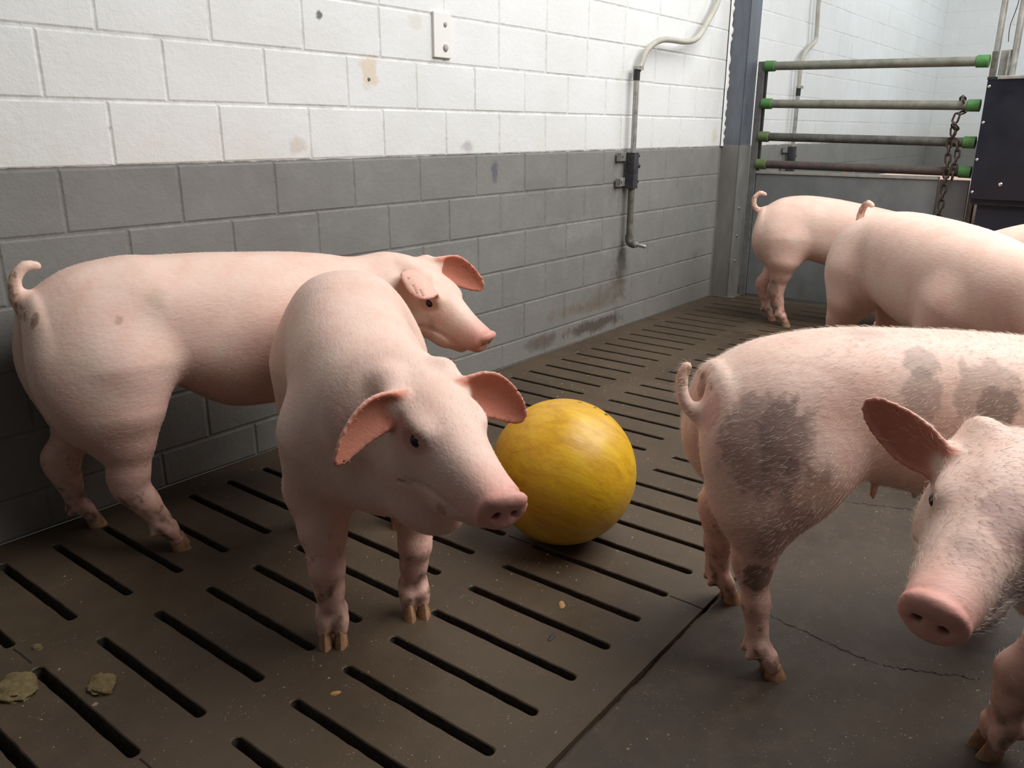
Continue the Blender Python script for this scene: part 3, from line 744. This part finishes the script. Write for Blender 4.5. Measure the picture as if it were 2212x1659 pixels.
pig('pig', (1.134, -1.293), -50, .932, .0040, torso=[(a, b, c, d+(.036 if a > .02 else .01), e) for a, b, c, d, e in Tstd], label='pink pig with grey spots standing in front at right, rump towards the ball',
    legs=dict(HR=dict(foot=(.000, -.090), hb=.055, hz=.205, sf=-.058, rs=.93), HL=dict(foot=(-.003, .130), hz=.20, hb=.050, rs=1.15)), 
    tail=[(.014, -.014, -.034), (-.008, -.022, -.046), (-.032, -.028, -.042), (-.050, -.020, -.022), (-.052, -.010, .010), (-.044, -.006, .026)], seed=8, hairs=14000, hairlen=.013,
    extra=[teat(f, s, .300) for f in (.15, .21, .27, .33, .39) for s in (-1, 1)]+[lambda k: ell(k['tb']-k['t0']*.004+np.array([0, 0, -.095]), (.011, .012, .017), None, .008)],
    spots=((1528, 890, .020, .7, .5, (.60, .26, .22)), (1650, 955, .066, .85, .55, (.30, .215, .19)), (1685, 935, .034, .6, .45, (.18, .12, .11)), (1990, 775, .028, 1, .55, (.30, .235, .19)), (1995, 850, .032, .7, .5, (.30, .225, .19)),
           (2150, 845, .052, 1, .5, (.30, .235, .19)), (2165, 880, .030, 1, .6, (.18, .13, .11)), (1700, 1170, .040, .6, .45, (.28, .19, .16)), (1868, 712, .035, 1, .35, (.25, .21, .19)), (1785, 1035, .020, 1, .3, (.10, .075, .055)), (1640, 1255, .022, .8, .7, (.09, .055, .03)), (1510, 830, .012, .6, .5, (.12, .08, .06))))
pig('pig', (1.18, -2.07), 112, .97, .0036, label='pig at the right edge facing the camera with one big ear up',
    torso=[(-.10, 0, .500, .34, .085), (-.04, 0, .530, .300, .112), (.05, 0, .546, .272, .122), (.13, 0, .548, .252, .122), (.22, .005, .533, .238, .126), (.30, .01, .512, .235, .120), (.37, .02, .49, .250, .106), (.43, .04, .47, .275, .09), (.48, .07, .455, .30, .078)],
    legs=dict(FR=dict(foot=(.469, -.078))),
    head=dict(pos=(.550, .085, .464), yaw=62, pitch=-17, roll=-8, s=.91, nr=.07), ears=dict(R=dict(base=(.030, .054, .012), mid=(.014, .112, .022), tip=(.028, .163, .058), width=.033, cup=.6)), seed=11, hairs=20000, hairlen=.013,
    spots=((2100, 1180, .022, 1, .4, (.14, .09, .06)), (2185, 1310, .040, .8, .55, (.14, .10, .10)), (2198, 1120, .030, .7, .5, (.32, .17, .17))))
pig('pig', (3.385, -.485), -72, .97, .006, label='pig by the gate with raised curly tail and lowered head', hairs=2500, hairlen=.008, spots=((1640, 530, .05, .45, .42, (.33, .22, .15)), (1660, 630, .025, .5, .6, (.22, .15, .11)), (1690, 490, .03, 1.5, .25, (.66, .36, .29))),
    torso=[(-.10, 0, .500, .35, .085), (-.04, 0, .535, .315, .112), (.05, 0, .548, .295, .122), (.16, 0, .540, .265, .122), (.28, 0, .52, .238, .128), (.38, 0, .50, .23, .122), (.47, 0, .48, .235, .108), (.54, 0, .455, .25, .09), (.60, 0, .43, .28, .076)],
    legs=dict(HR=dict(foot=(.035, -.055)), HL=dict(foot=(-.03, .05))), head=dict(pos=(.65, 0, .32), pitch=-55), seed=13)
pig('pig', (2.60, -1.05), -134, 1.03, .006, label='broad pale pig between the gate pig and the spotted pig', hairs=5000, hairlen=.008, head=dict(pos=(.61, .05, .31), yaw=20, pitch=-55), seed=17, spots=((1850, 560, .045, .4, .3, (.48, .34, .27)), (1840, 670, .04, .8, .4, (.36, .25, .21)), (2150, 690, .06, .6, .25, (.66, .36, .31))))
pig('pig', (3.05, -1.82), 95, 1.0, .008, label='pig at the far right in front of the dark feeder', torso=[(-.10, 0, .500, .34, .085), (-.04, 0, .535, .300, .112), (.05, 0, .548, .272, .122), (.16, 0, .548, .252, .122), (.28, 0, .543, .238, .128), (.38, 0, .530, .23, .122), (.47, 0, .508, .235, .108), (.54, 0, .484, .25, .09), (.62, 0, .448, .28, .076)], head=dict(pos=(.70, 0, .33), pitch=-55), seed=19, spots=((2160, 525, .018, 1, .6, (.65, .18, .14)),))
pig('pig', (4.36, -.55), -90, 1.075, .009, label='pig behind the gate, its back just showing above the grey panel', seed=23)
# ------------------------------------------------------------------ ball
def ball():
    m = NM('scuffed_yellow_rubber', .34, spec=.5)
    st = m.noise(9, 6, .7, stretch=(3.0, 1.0, 4.5), dist=.4); fine = m.noise(38, 5, .7, stretch=(3, 1, 3))
    c = m.ramp(st, [(.30, (.50, .24, .008)), (.52, (.66, .37, .012)), (.72, (.74, .47, .022))])
    c = m.mix(m.math('MULTIPLY', m.ramp(fine, [(.55, 0.0), (.75, 1.0)]), .35), c, (.33, .17, .02))
    c = m.mix(m.math('MULTIPLY', m.ramp(m.noise(3.2, 4, .6), [(.55, 0.0), (.75, 1.0)]), .30), c, (.55, .42, .20))
    m.color(c); m.rough(m.ramp(fine, [(.3, .30), (.75, .55)])); m.bump(m.math('ADD', st, m.math('MULTIPLY', fine, .5)), .25, .003)
    mb = MB().sphere((0, 0, 0), .1428, 96, 64); o = mb.build('ball', m.m, None, True); o.location = (1.2285, -.8454, .1428); o.rotation_euler = (.5, .35, .9)
    tag(o, 'large scuffed yellow ball lying on the slatted floor', 'ball')
    # a few dark bite marks on the top
    rnd = random.Random(2)
    mk = NM('dark_scuff', .6, col=(.10, .06, .02)).m
    Ri = np.array(o.rotation_euler.to_matrix()).T
    for (px, py, sx, sy) in ((1300, 878, .012, .004), (1286, 880, .007, .0025), (1252, 869, .006, .0022), (1310, 895, .011, .0035), (1306, 885, .008, .003)):
        d = ray(px, py); d = d/np.linalg.norm(d); oc = CAM-np.array([1.2285, -.8454, .1428]); bb = oc@d; disc = bb*bb-(oc@oc-.1430**2)
        t = -bb-math.sqrt(max(disc, 0)); p = oc+d*t; n = nrm(p); t1 = nrm(np.cross(n, [0.3, .2, 1])); t2 = np.cross(n, t1); vs = []; K = 14
        for i in range(K):
            a = 2*math.pi*i/K; r = rnd.uniform(.6, 1.1); q = nrm(p+t1*math.cos(a)*sx*r+t2*math.sin(a)*sy*r)*.14305; vs.append(tuple(Ri@q))
        vs.append(tuple(Ri@(n*.1436)))
        MB().add(vs, [(i, (i+1) % K, K) for i in range(K)]).build('scuff', mk, o, True)
ball()

# ------------------------------------------------------------------ metals
def worn_metal(name, c1, c2, rough, metal, rust=.3, sc=30):
    m = NM(name, rough, metal); n = m.noise(sc, 6, .7)
    c = m.ramp(n, [(.35, c1), (.68, c2)]); c = m.mix(m.math('MULTIPLY', m.ramp(m.noise(sc*.6, 5, .75), [(.55, 0.0), (.72, 1.0)]), rust), c, (.17, .11, .07))
    m.color(c); m.rough(m.ramp(n, [(.3, rough), (.7, min(rough+.25, 1))])); m.bump(n, .3, .001); return m.m
M_galv = worn_metal('galvanised_steel', (.33, .32, .29), (.48, .47, .44), .35, .55)
M_galv_dark = worn_metal('soiled_steel', (.10, .095, .08), (.24, .22, .18), .5, .4)
M_rail = worn_metal('greenish_rail_tube', (.15, .15, .12), (.25, .25, .20), .5, .25)
M_rail_dark = worn_metal('blackened_rail_tube', (.055, .055, .052), (.13, .125, .11), .5, .2)
M_rail_red = worn_metal('reddish_rail_tube', (.045, .045, .045), (.11, .070, .055), .55, .2)
M_green = worn_metal('green_plastic', (.05, .165, .04), (.08, .235, .06), .45, 0, .25)
M_green_old = worn_metal('faded_green_plastic', (.08, .125, .04), (.12, .17, .06), .5, 0, .4)
M_dark = worn_metal('dark_blued_steel', (.030, .030, .036), (.09, .09, .10), .45, .4)
M_hose = worn_metal('grey_hose', (.40, .38, .31), (.52, .50, .43), .42, 0, .15, 12)
M_black = NM('black_rubber', .5, col=(.02, .02, .02)).m
M_navy = NM('navy_feeder_panel', .38, col=(.008, .010, .018)); M_navy.rough(M_navy.ramp(M_navy.noise(8, 4), [(.4, .3), (.7, .5)])); M_navy = M_navy.m
M_navy2 = NM('navy_feeder_lower', .55, col=(.010, .012, .022)).m
M_bolt = NM('bolt_steel', .25, 1.0, col=(.75, .73, .70)).m
M_chain = worn_metal('rusty_chain', (.035, .03, .026), (.12, .085, .06), .5, .6)
M_white = NM('white_paint', .6, col=(.80, .79, .75)).m

# gate post in the pen corner: grey below the paint line, dark blue-grey above
def post():
    m = NM('painted_steel_post', .42, .25); o = m.xyz(); lo = m.math('LESS_THAN', m.math('ADD', o[2], m.math('MULTIPLY', m.math('SUBTRACT', m.noise(15, 3), .5), .012)), ZA+.01)
    n = m.noise(14, 6, .7, stretch=(1, 1, .35)); a = m.ramp(n, [(.3, (.10, .11, .13)), (.7, (.16, .18, .21))]); b = m.ramp(n, [(.3, (.19, .185, .17)), (.7, (.27, .265, .25))])
    c = m.mix(lo, a, b)
    wear = m.math('MULTIPLY', m.ramp(m.noise(24, 6, .75, stretch=(1, 1, .3)), [(.52, 0.0), (.66, 1.0)]), m.math('SUBTRACT', 1.0, m.math('MULTIPLY', o[2], 1.9, True), True))
    c = m.mix(m.math('MULTIPLY', wear, .7), c, (.13, .09, .065)); m.color(c); m.rough(m.ramp(n, [(.3, .28), (.7, .5)])); m.bump(n, .3, .002)
    b = MB(); b.box(3.745, 3.865, -.093, -.087, 0, 2.4); b.box(3.745, 3.752, -.087, .0, 0, 2.4); b.box(3.858, 3.865, -.087, .0, 0, 2.4); b.box(3.73, 3.875, -.002, .006, 0, 2.4)
    t = b.build('gate_post', m.m, None, False, .0015); tag(t, 'tall painted steel post between the block wall and the gate', 'post')
    f = MB(); f.box(3.735, 3.852, -.115, -.02, 0, .006); f.build('foot_plate', M_galv_dark, t)
    for z in (.18, .30, .43): MB().sphere((3.79, -.094, z), .006, 12, 8).build('weld_bump', m.m, t, True)
post()
# ragged mortar edge where the wall stops at the post
def ragged():
    rnd = random.Random(9); v = []; f = []; n = 120
    for i in range(n+1):
        z = ZA+.004+(2.4-ZA)*i/n; e = rnd.uniform(.002, .016); v += [(3.725, -.006, z), (3.737, -.010-e*.3, z), (3.744+e*.4, -.002-e, z), (3.748+e*.4, .004, z)]
    for i in range(n):
        for k in range(3): f.append((4*i+k, 4*i+k+1, 4*i+5+k, 4*i+4+k))
    o = MB().add(v, f).build('trim_wall_edge', M_white, None, True); tag(o, kind='structure')
ragged()

def gate():
    g = empty('gate', (3.87, -.1, 0)); tag(g, 'pen gate of four horizontal tubes with green end caps above a grey panel', 'gate')
    O = (3.87, -.1, 0)
    def B(name, mb, mat, sm=False, bev=0):
        mb.v = [(a-O[0], b-O[1], c-O[2]) for a, b, c in mb.v]; return mb.build(name, mat, g, sm, bev)
    mfr = worn_metal('gate_frame_paint', (.12, .12, .115), (.19, .185, .175), .45, .2)
    B('frame_post', MB().box(3.858, 3.882, -.132, -.100, .0, 1.085), mfr, False, .002)
    B('frame_edge', MB().box(3.866, 3.880, -.142, -.1322, .585, 1.07), M_black)
    B('frame_post', MB().box(3.885, 3.905, -1.063, -1.043, .0, 1.085), M_galv_dark, False, .002)
    rails = [((1655, 143), (2135, 132), M_rail, M_green), ((1650, 224), (2115, 228), M_rail, M_green), ((1645, 295), (2105, 308), M_rail_dark, M_green_old), ((1638, 354), (2095, 372), M_rail_red, M_green_old)]
    for i, (a, b, mt, gc) in enumerate(rails):
        A = onx(*a, 3.87); Z = onx(*b, 3.87); A[1] = -.136; r = .0185
        rail = B('rail', MB().tube([A, Z], r, 20), mt, True)
        d = nrm(Z-A)
        for P, s, mm in ((A, 1, gc), (Z, -1, M_green)):
            c = MB().tube([P-d*s*.004, P+d*s*.040, P+d*s*.043], [r+.0055, r+.005, r+.001], 20)
            c.v = [(a_-O[0], b_-O[1], c_-O[2]) for a_, b_, c_ in c.v]; cap = c.build('end_cap', mm, rail, True)
    pm = NM('grey_gate_panel', .45); n = pm.noise(7, 5, .65)
    c = pm.ramp(n, [(.3, (.125, .135, .135)), (.7, (.19, .20, .20))]); c = pm.mix(pm.math('MULTIPLY', pm.ramp(pm.noise(11, 5, .7), [(.55, 0.0), (.68, 1.0)]), .4), c, (.12, .11, .08)); pm.color(c); pm.bump(n, .2, .002)
    B('panel', MB().box(3.866, 3.884, -.925, -.134, .012, .588), pm.m, False, .002)
    pm2 = NM('grey_gate_panel_side', .5, col=(.13, .13, .13)).m
    B('panel', MB().box(3.872, 3.888, -1.040, -.927, .012, .590), pm2, False, .002)
    B('panel_trim', MB().box(3.860, 3.890, -.925, -.132, .588, .602), M_galv, False, .002)
gate()

def chain_():
    t = empty('chain', (3.835, -.96, .90)); tag(t, 'rusty link chain knotted over the second gate rail and hanging down', 'chain')
    O = np.array([3.835, -.96, .90])
    def link_mesh():
        p = []; L = .020; R = .0098
        for i in range(24):
            a = 2*math.pi*i/24; p.append((R*math.cos(a), 0, R*math.sin(a)+(L/2 if math.sin(a) >= 0 else -L/2)))
        return MB().tube(p, .0040, 8, False, True)
    base = None
    def run(path, sz=1.0, jit=0.0):
        nonlocal base
        pts = spline(path, 12); P = [np.array(p) for p in pts]; acc = 0; last = P[0]; k = 0; step = .0305*sz
        rnd = random.Random(len(path))
        for i in range(1, len(P)):
            seg = np.linalg.norm(P[i]-P[i-1])
            while acc+seg >= step:
                u = (step-acc)/seg; q = P[i-1]+(P[i]-P[i-1])*u; d = nrm(P[i]-P[i-1])
                if base is None: base = link_mesh().build('link', M_chain, t, True); o = base
                else: o = base.copy(); C.objects.link(o); o.parent = t
                o.location = tuple(q-O); ref = Vector((0, 1, 0)) if k % 2 == 0 else Vector((1, 0, 0))
                z = Vector(d); x = (ref-z*ref.dot(z)).normalized(); y = z.cross(x); o.rotation_euler = Matrix((x, y, z)).transposed().to_euler(); o.scale = (sz*(1+jit*rnd.uniform(-1, 1)),)*3
                k += 1; P[i-1] = q; seg = np.linalg.norm(P[i]-P[i-1]); acc = 0
            acc += seg
    zr = float(onx(2115, 228, 3.87)[2])
    yy = -.968
    # round the tube, then a tangled knot, then one short and one long strand
    loop = [(3.87+.026*math.cos(a), yy+.004*math.sin(a*2), zr+.028*math.sin(a)) for a in np.linspace(-2.4, 2.4+.6, 14)]
    run(loop, 1.0); 
    run([(3.842, yy, zr-.022), (3.836, -.962, .845), (3.838, -.956, .815), (3.832, -.964, .80), (3.838, -.956, .785), (3.833, -.962, .765)], .95, .1)
    run([(3.838, -.964, .825), (3.828, -.960, .805), (3.836, -.966, .79), (3.838, -.96, .755), (3.838, -.975, .74), (3.838, -.984, .70), (3.838, -.982, .66), (3.838, -.980, .608)], .95, .1)
    run([(3.838, -.962, .765), (3.836, -.950, .74), (3.836, -.954, .66), (3.836, -.956, .60), (3.836, -.954, .48), (3.836, -.952, .36), (3.836, -.952, .20), (3.836, -.952, .10)], 1.0)
chain_()

def feeder():
    g = empty('feeder', (3.9, -1.5, 0)); tag(g, 'dark navy pig feeder box with round head bolts beside the gate', 'feeder'); O = (3.9, -1.5, 0)
    def B(name, mb, mat, sm=False, bev=0):
        mb.v = [(a-O[0], b-O[1], c-O[2]) for a, b, c in mb.v]; return mb.build(name, mat, g, sm, bev)
    B('front_panel', MB().box(3.795, 3.812, -1.95, -1.057, .523, .975), M_navy, False, .0015)
    B('hopper', MB().box(3.812, 4.15, -1.94, -1.066, .50, .972), M_navy2)
    B('trough_panel', MB().box(3.83, 4.1, -1.94, -1.088, .0, .523), M_navy2, False, .002)
    B('top_rim', MB().box(3.79, 4.16, -1.955, -1.09, .975, .988), M_galv, False, .002)
    B('corner_cap', MB().box(3.793, 3.83, -1.085, -1.055, .975, .985), M_black)
    for i, (px, py) in enumerate(((2135, 187), (2122, 265), (2110, 345), (2100, 415), (2161, 399))):
        p = onx(px, py, 3.795); p[1] = min(p[1], -1.066); B('bolt', MB().sphere(tuple(p), .0062 if i < 4 else .0088, 14, 10, (.6, 1, 1)), M_bolt, True)
feeder()
def stand():
    for k, (ya, lab) in enumerate(((-1.052, 'left of the two galvanised poles above the feeder'), (-1.117, 'right of the two galvanised poles above the feeder'))):
        t = empty('support_pole', (3.92+(0 if k else .006), ya+(0 if k else .001), 0)); tag(t, lab, 'pole', 'poles above the feeder')
        MB().tube([(0, 0, .0 if k == 0 else .989), (0, 0, 2.4)], .0125 if k else .0115, 18).build('tube', M_galv, t, True)
    t = MB(); t.box(3.925, 3.93, -1.102, -1.067, .99, 1.09); t.box(3.90, 3.93, -1.102, -1.097, .99, 1.09)
    o = t.build('channel_bracket', M_galv, None, False, .001); tag(o, 'short steel channel between the two poles', 'bracket')
    w_ = MB().tube(spline([(3.93, -1.085, 1.12), (3.93, -1.082, 1.18), (3.94, -1.095, 1.27), (3.93, -1.088, 1.4), (3.935, -1.09, 1.7)], 8), .0016, 6).build('cable', M_black, None, True)
    tag(w_, 'thin dark cable hanging between the two poles', 'cable')
stand()

def drinker(x, label, hose_pts, lab2):
    g = empty('drinking_pipe', (x, 0, .35)); tag(g, label, 'water pipe'); O = (x, 0, .35)
    def B(name, mb, mat, sm=False, bev=0, par=None):
        return mb.build(name, mat, par or g, sm, bev)
    # local coordinates: z measured from .35, wall at y=0
    B('pipe', MB().tube([(0, -.032, .02), (0, -.032, .64)], .0105, 18), M_galv, True)
    B('lower_pipe', MB().tube([(0, -.032, .01), (0, -.032, .24)], .0125, 18), M_galv_dark, True)
    el = B('elbow', MB().tube(spline([(0, -.032, .035), (0, -.032, .015), (0, -.040, .003), (0, -.058, .0)], 6), .0155, 18), M_galv_dark, True)
    n = B('nipple', MB().tube([(0, -.055, 0), (0, -.068, 0), (0, -.069, -.001), (0, -.104, -.005), (0, -.108, -.006)], [.0125, .0125, .0075, .0075, .0045], 16), M_galv, True)
    c = B('channel', MB().box(-.018, .018, -.048, -.044, .215, .350).box(-.018, -.0145, -.048, -.012, .215, .35).box(.0145, .018, -.048, -.012, .215, .35), M_dark, False, .001)
    for z in (.335, .240):
        p = B('clamp_plate', MB().box(-.082, -.016, -.012, -.008, z-.016, z+.016).box(-.082, -.078, -.030, -.008, z-.016, z+.016), M_galv, False, .0008)
        MB().sphere((-.055, -.015, z), .007, 12, 8, (1, .6, 1)).build('bolt', M_black, p, True)
        MB().box(.018, .038, -.014, -.009, z-.012, z+.012).build('tab', M_galv_dark, p)
    for z, r in ((.338, .0065), (.300, .0095), (.240, .0065)):
        B('wing_bolt', MB().tube([(.016, -.032, z), (.030, -.034, z), (.034, -.034, z)], [r*.6, r*.6, r], 12).sphere((.037, -.034, z), r*1.15, 12, 8), M_black, True)
    B('coupling', MB().tube([(0, -.032, .612), (0, -.032, .650)], .0125, 18), M_black, True)
    k = B('hose_clamp', MB().tube([(0, -.032, .650), (.0005, -.032, .660)], .0150, 18).box(-.006, .016, -.052, -.042, .648, .662), M_galv, True)
    hp = [(px-O[0], py, pz-O[2]) for px, py, pz in hose_pts]
    h = MB().tube(spline(hp, 10), .0112, 18).build('hose', M_hose, None, True); h.location = O; tag(h, lab2, 'hose')
H1 = [(2.868, -.032, .99)]+[tuple(ony(px, py, y)) for px, py, y in ((1384, 142, -.034), (1400, 106, -.040), (1432, 86, -.050), (1482, 90, -.055), (1506, 82, -.050), (1527, 50, -.042), (1552, 0, -.036))]
a_ = H1[-1]; H1 += [(a_[0]+.03, -.035, a_[2]+.12), (a_[0]+.05, -.035, a_[2]+.5), (a_[0]+.05, -.035, 2.4)]
drinker(2.868, 'steel drinking pipe with nipple and valve block clamped to the grey block wall', H1, 'grey curved hose on the white wall running up from the drinking pipe')
H2 = [(4.605, -.032, .99)]+[tuple(ony(px, py, -.034)) for px, py in ((1730, 140), (1740, 112), (1760, 90), (1764, 70), (1766, 40), (1769, 0))]
a_ = H2[-1]; H2 += [(a_[0], -.034, a_[2]+.3), (a_[0], -.034, 2.4)]
drinker(4.605, 'second drinking pipe seen through the gate rails in the next pen', H2, 'hose rising from the drinking pipe behind the gate')

def plate():
    b = MB(); b.box(1.786, 1.858, -.008, .002, .975, 1.092); o = b.build('wall_plate', M_white, None, False, .0015); tag(o, 'small white painted metal plate with two bolts on the white wall', 'plate')
    for x, z, r in ((1.832, 1.062, .0065), (1.832, 1.002, .010)):
        MB().sphere((x, -.009, z), r, 14, 10, (1, .5, 1)).build('bolt', worn_metal('painted_bolt', (.30, .27, .23), (.55, .52, .47), .5, 0), o, True)
plate()
def hole():
    rnd = random.Random(4); v = []; f = []; n = 22; m_ = 8
    for i in range(n+1):
        for j in range(m_+1):
            t = i/n; e = rnd.uniform(-.003, .003); v.append((1.60+.225*t, -.004+rnd.uniform(-.006, 0), .012+.082*j/m_+(rnd.uniform(-.007, .007) if j in (0, m_) else 0)))
    for i in range(n):
        for j in range(m_): a = i*(m_+1)+j; f.append((a, a+m_+1, a+m_+2, a+1))
    m = NM('tarry_rubber', .6); m.color(m.ramp(m.noise(60, 5, .8), [(.4, (.012, .011, .011)), (.75, (.07, .065, .06))])); m.bump(m.noise(90, 4), .8, .004)
    o = MB().add(v, f).build('rubber_patch', m.m, None, True); s = o.modifiers.new('s', 'SOLIDIFY'); s.thickness = .006; tag(o, 'ragged black rubber patch at the foot of the wall behind the middle pig', 'patch')
hole()

# ------------------------------------------------------------------ dung, crumbs
def lump(name, c, r, sc, seed, mat, label, cat, group):
    rnd = np.random.RandomState(seed); mb = MB().sphere((0, 0, 0), 1, 28, 18); V = np.array(mb.v); n = vnoise(V, .45, seed)*.22+vnoise(V, 1.6, seed+1)*.10+vnoise(V, 4, seed+2)*.05
    V = V*(1+n)[:, None]*np.array(sc)*r; V[:, 2] = np.maximum(V[:, 2], -r*sc[2]*.25); V[:, 2] -= V[:, 2].min(); mb.v = [tuple(p) for p in V]
    o = mb.build(name, mat, None, True); o.location = (c[0], c[1], c[2] if len(c) > 2 else 0); o.rotation_euler = (0, 0, rnd.uniform(0, 3)); tag(o, label, cat, group); return o
dm = NM('dried_dung', .85); n_ = dm.noise(60, 6, .8); dm.color(dm.ramp(n_, [(.35, (.11, .075, .028)), (.7, (.27, .20, .085))])); dm.bump(n_, .8, .004)
lump('dung_clump', (.350, -.486), .030, (1.25, .8, .35), 1, dm.m, 'yellow-brown dung clump at the left edge of the slats', 'dung', 'dung clumps on the slats')
lump('dung_clump', (.430, -.577), .019, (1.5, 1.0, .42), 2, dm.m, 'pitted dung clump beside the slot, right of the larger clump', 'dung', 'dung clumps on the slats')
lump('dung_clump', (.412, -.406), .008, (1.2, .8, .5), 3, dm.m, 'smallest dung clump behind the two larger ones', 'dung', 'dung clumps on the slats')
fm = NM('feed_flake', .7, col=(.42, .23, .07)).m; fd = NM('dark_chip', .7, col=(.05, .04, .035)).m
lump('feed_flake', (1.024, -.987), .0085, (1.3, .7, .25), 5, fm, 'orange-brown feed flake between the slots in front of the ball', 'feed', 'loose bits on the floor')
lump('feed_flake', (.63, -.86), .006, (1.3, .7, .3), 6, fm, 'small orange feed flake near the front hoof of the middle pig', 'feed', 'loose bits on the floor')
lump('dark_chip', (.939, -1.027), .008, (1.6, .5, .2), 7, fd, 'dark chip lying between two slots in front of the ball', 'debris', 'loose bits on the floor')
def crumbs():
    rnd = random.Random(12); mb = MB(); K = 0
    while K < 2300:
        x = rnd.uniform(.15, 2.6); y = rnd.uniform(-2.2, -.05)
        w_ = .25+.75*(math.sin(x*4.1+y*3)*math.sin(y*5.3-x) > -.1)
        if y < EDGE: w_ *= 1.3
        if rnd.random() > w_: continue
        if y > EDGE:
            kx = (x-XJ)/PI_; kx = abs(kx-round(kx))*PI_
            if kx < .012 and any(yb-.01 < y < ya+.01 for ya, yb in ROWS): continue
        r = abs(rnd.gauss(0, .0008))+.0005; z = .0016 if y < EDGE else .0
        a = rnd.uniform(0, 3.14); ca, sa = math.cos(a), math.sin(a); v = []
        for (px, py, pz) in ((-1, -.6, 0), (1, -.7, 0), (.9, .7, 0), (-.8, .6, 0), (-.3, -.1, .8), (.4, .1, .7)):
            px, py, pz = [q*r*rnd.uniform(.8, 1.2) for q in (px, py, pz)]; v.append((x+px*ca-py*sa, y+px*sa+py*ca, z+pz))
        mb.add(v, [(0, 1, 5, 4), (1, 2, 5), (2, 3, 4, 5), (3, 0, 4), (3, 2, 1, 0)]); K += 1
    m = NM('feed_crumbs', .7); m.color(m.ramp(m.noise(300, 2), [(.4, (.20, .14, .08)), (.6, (.45, .37, .25))]))
    o = mb.build('feed_crumbs', m.m); tag(o, 'fine pale feed crumbs scattered over the concrete floor', 'feed', None, 'stuff')
crumbs()
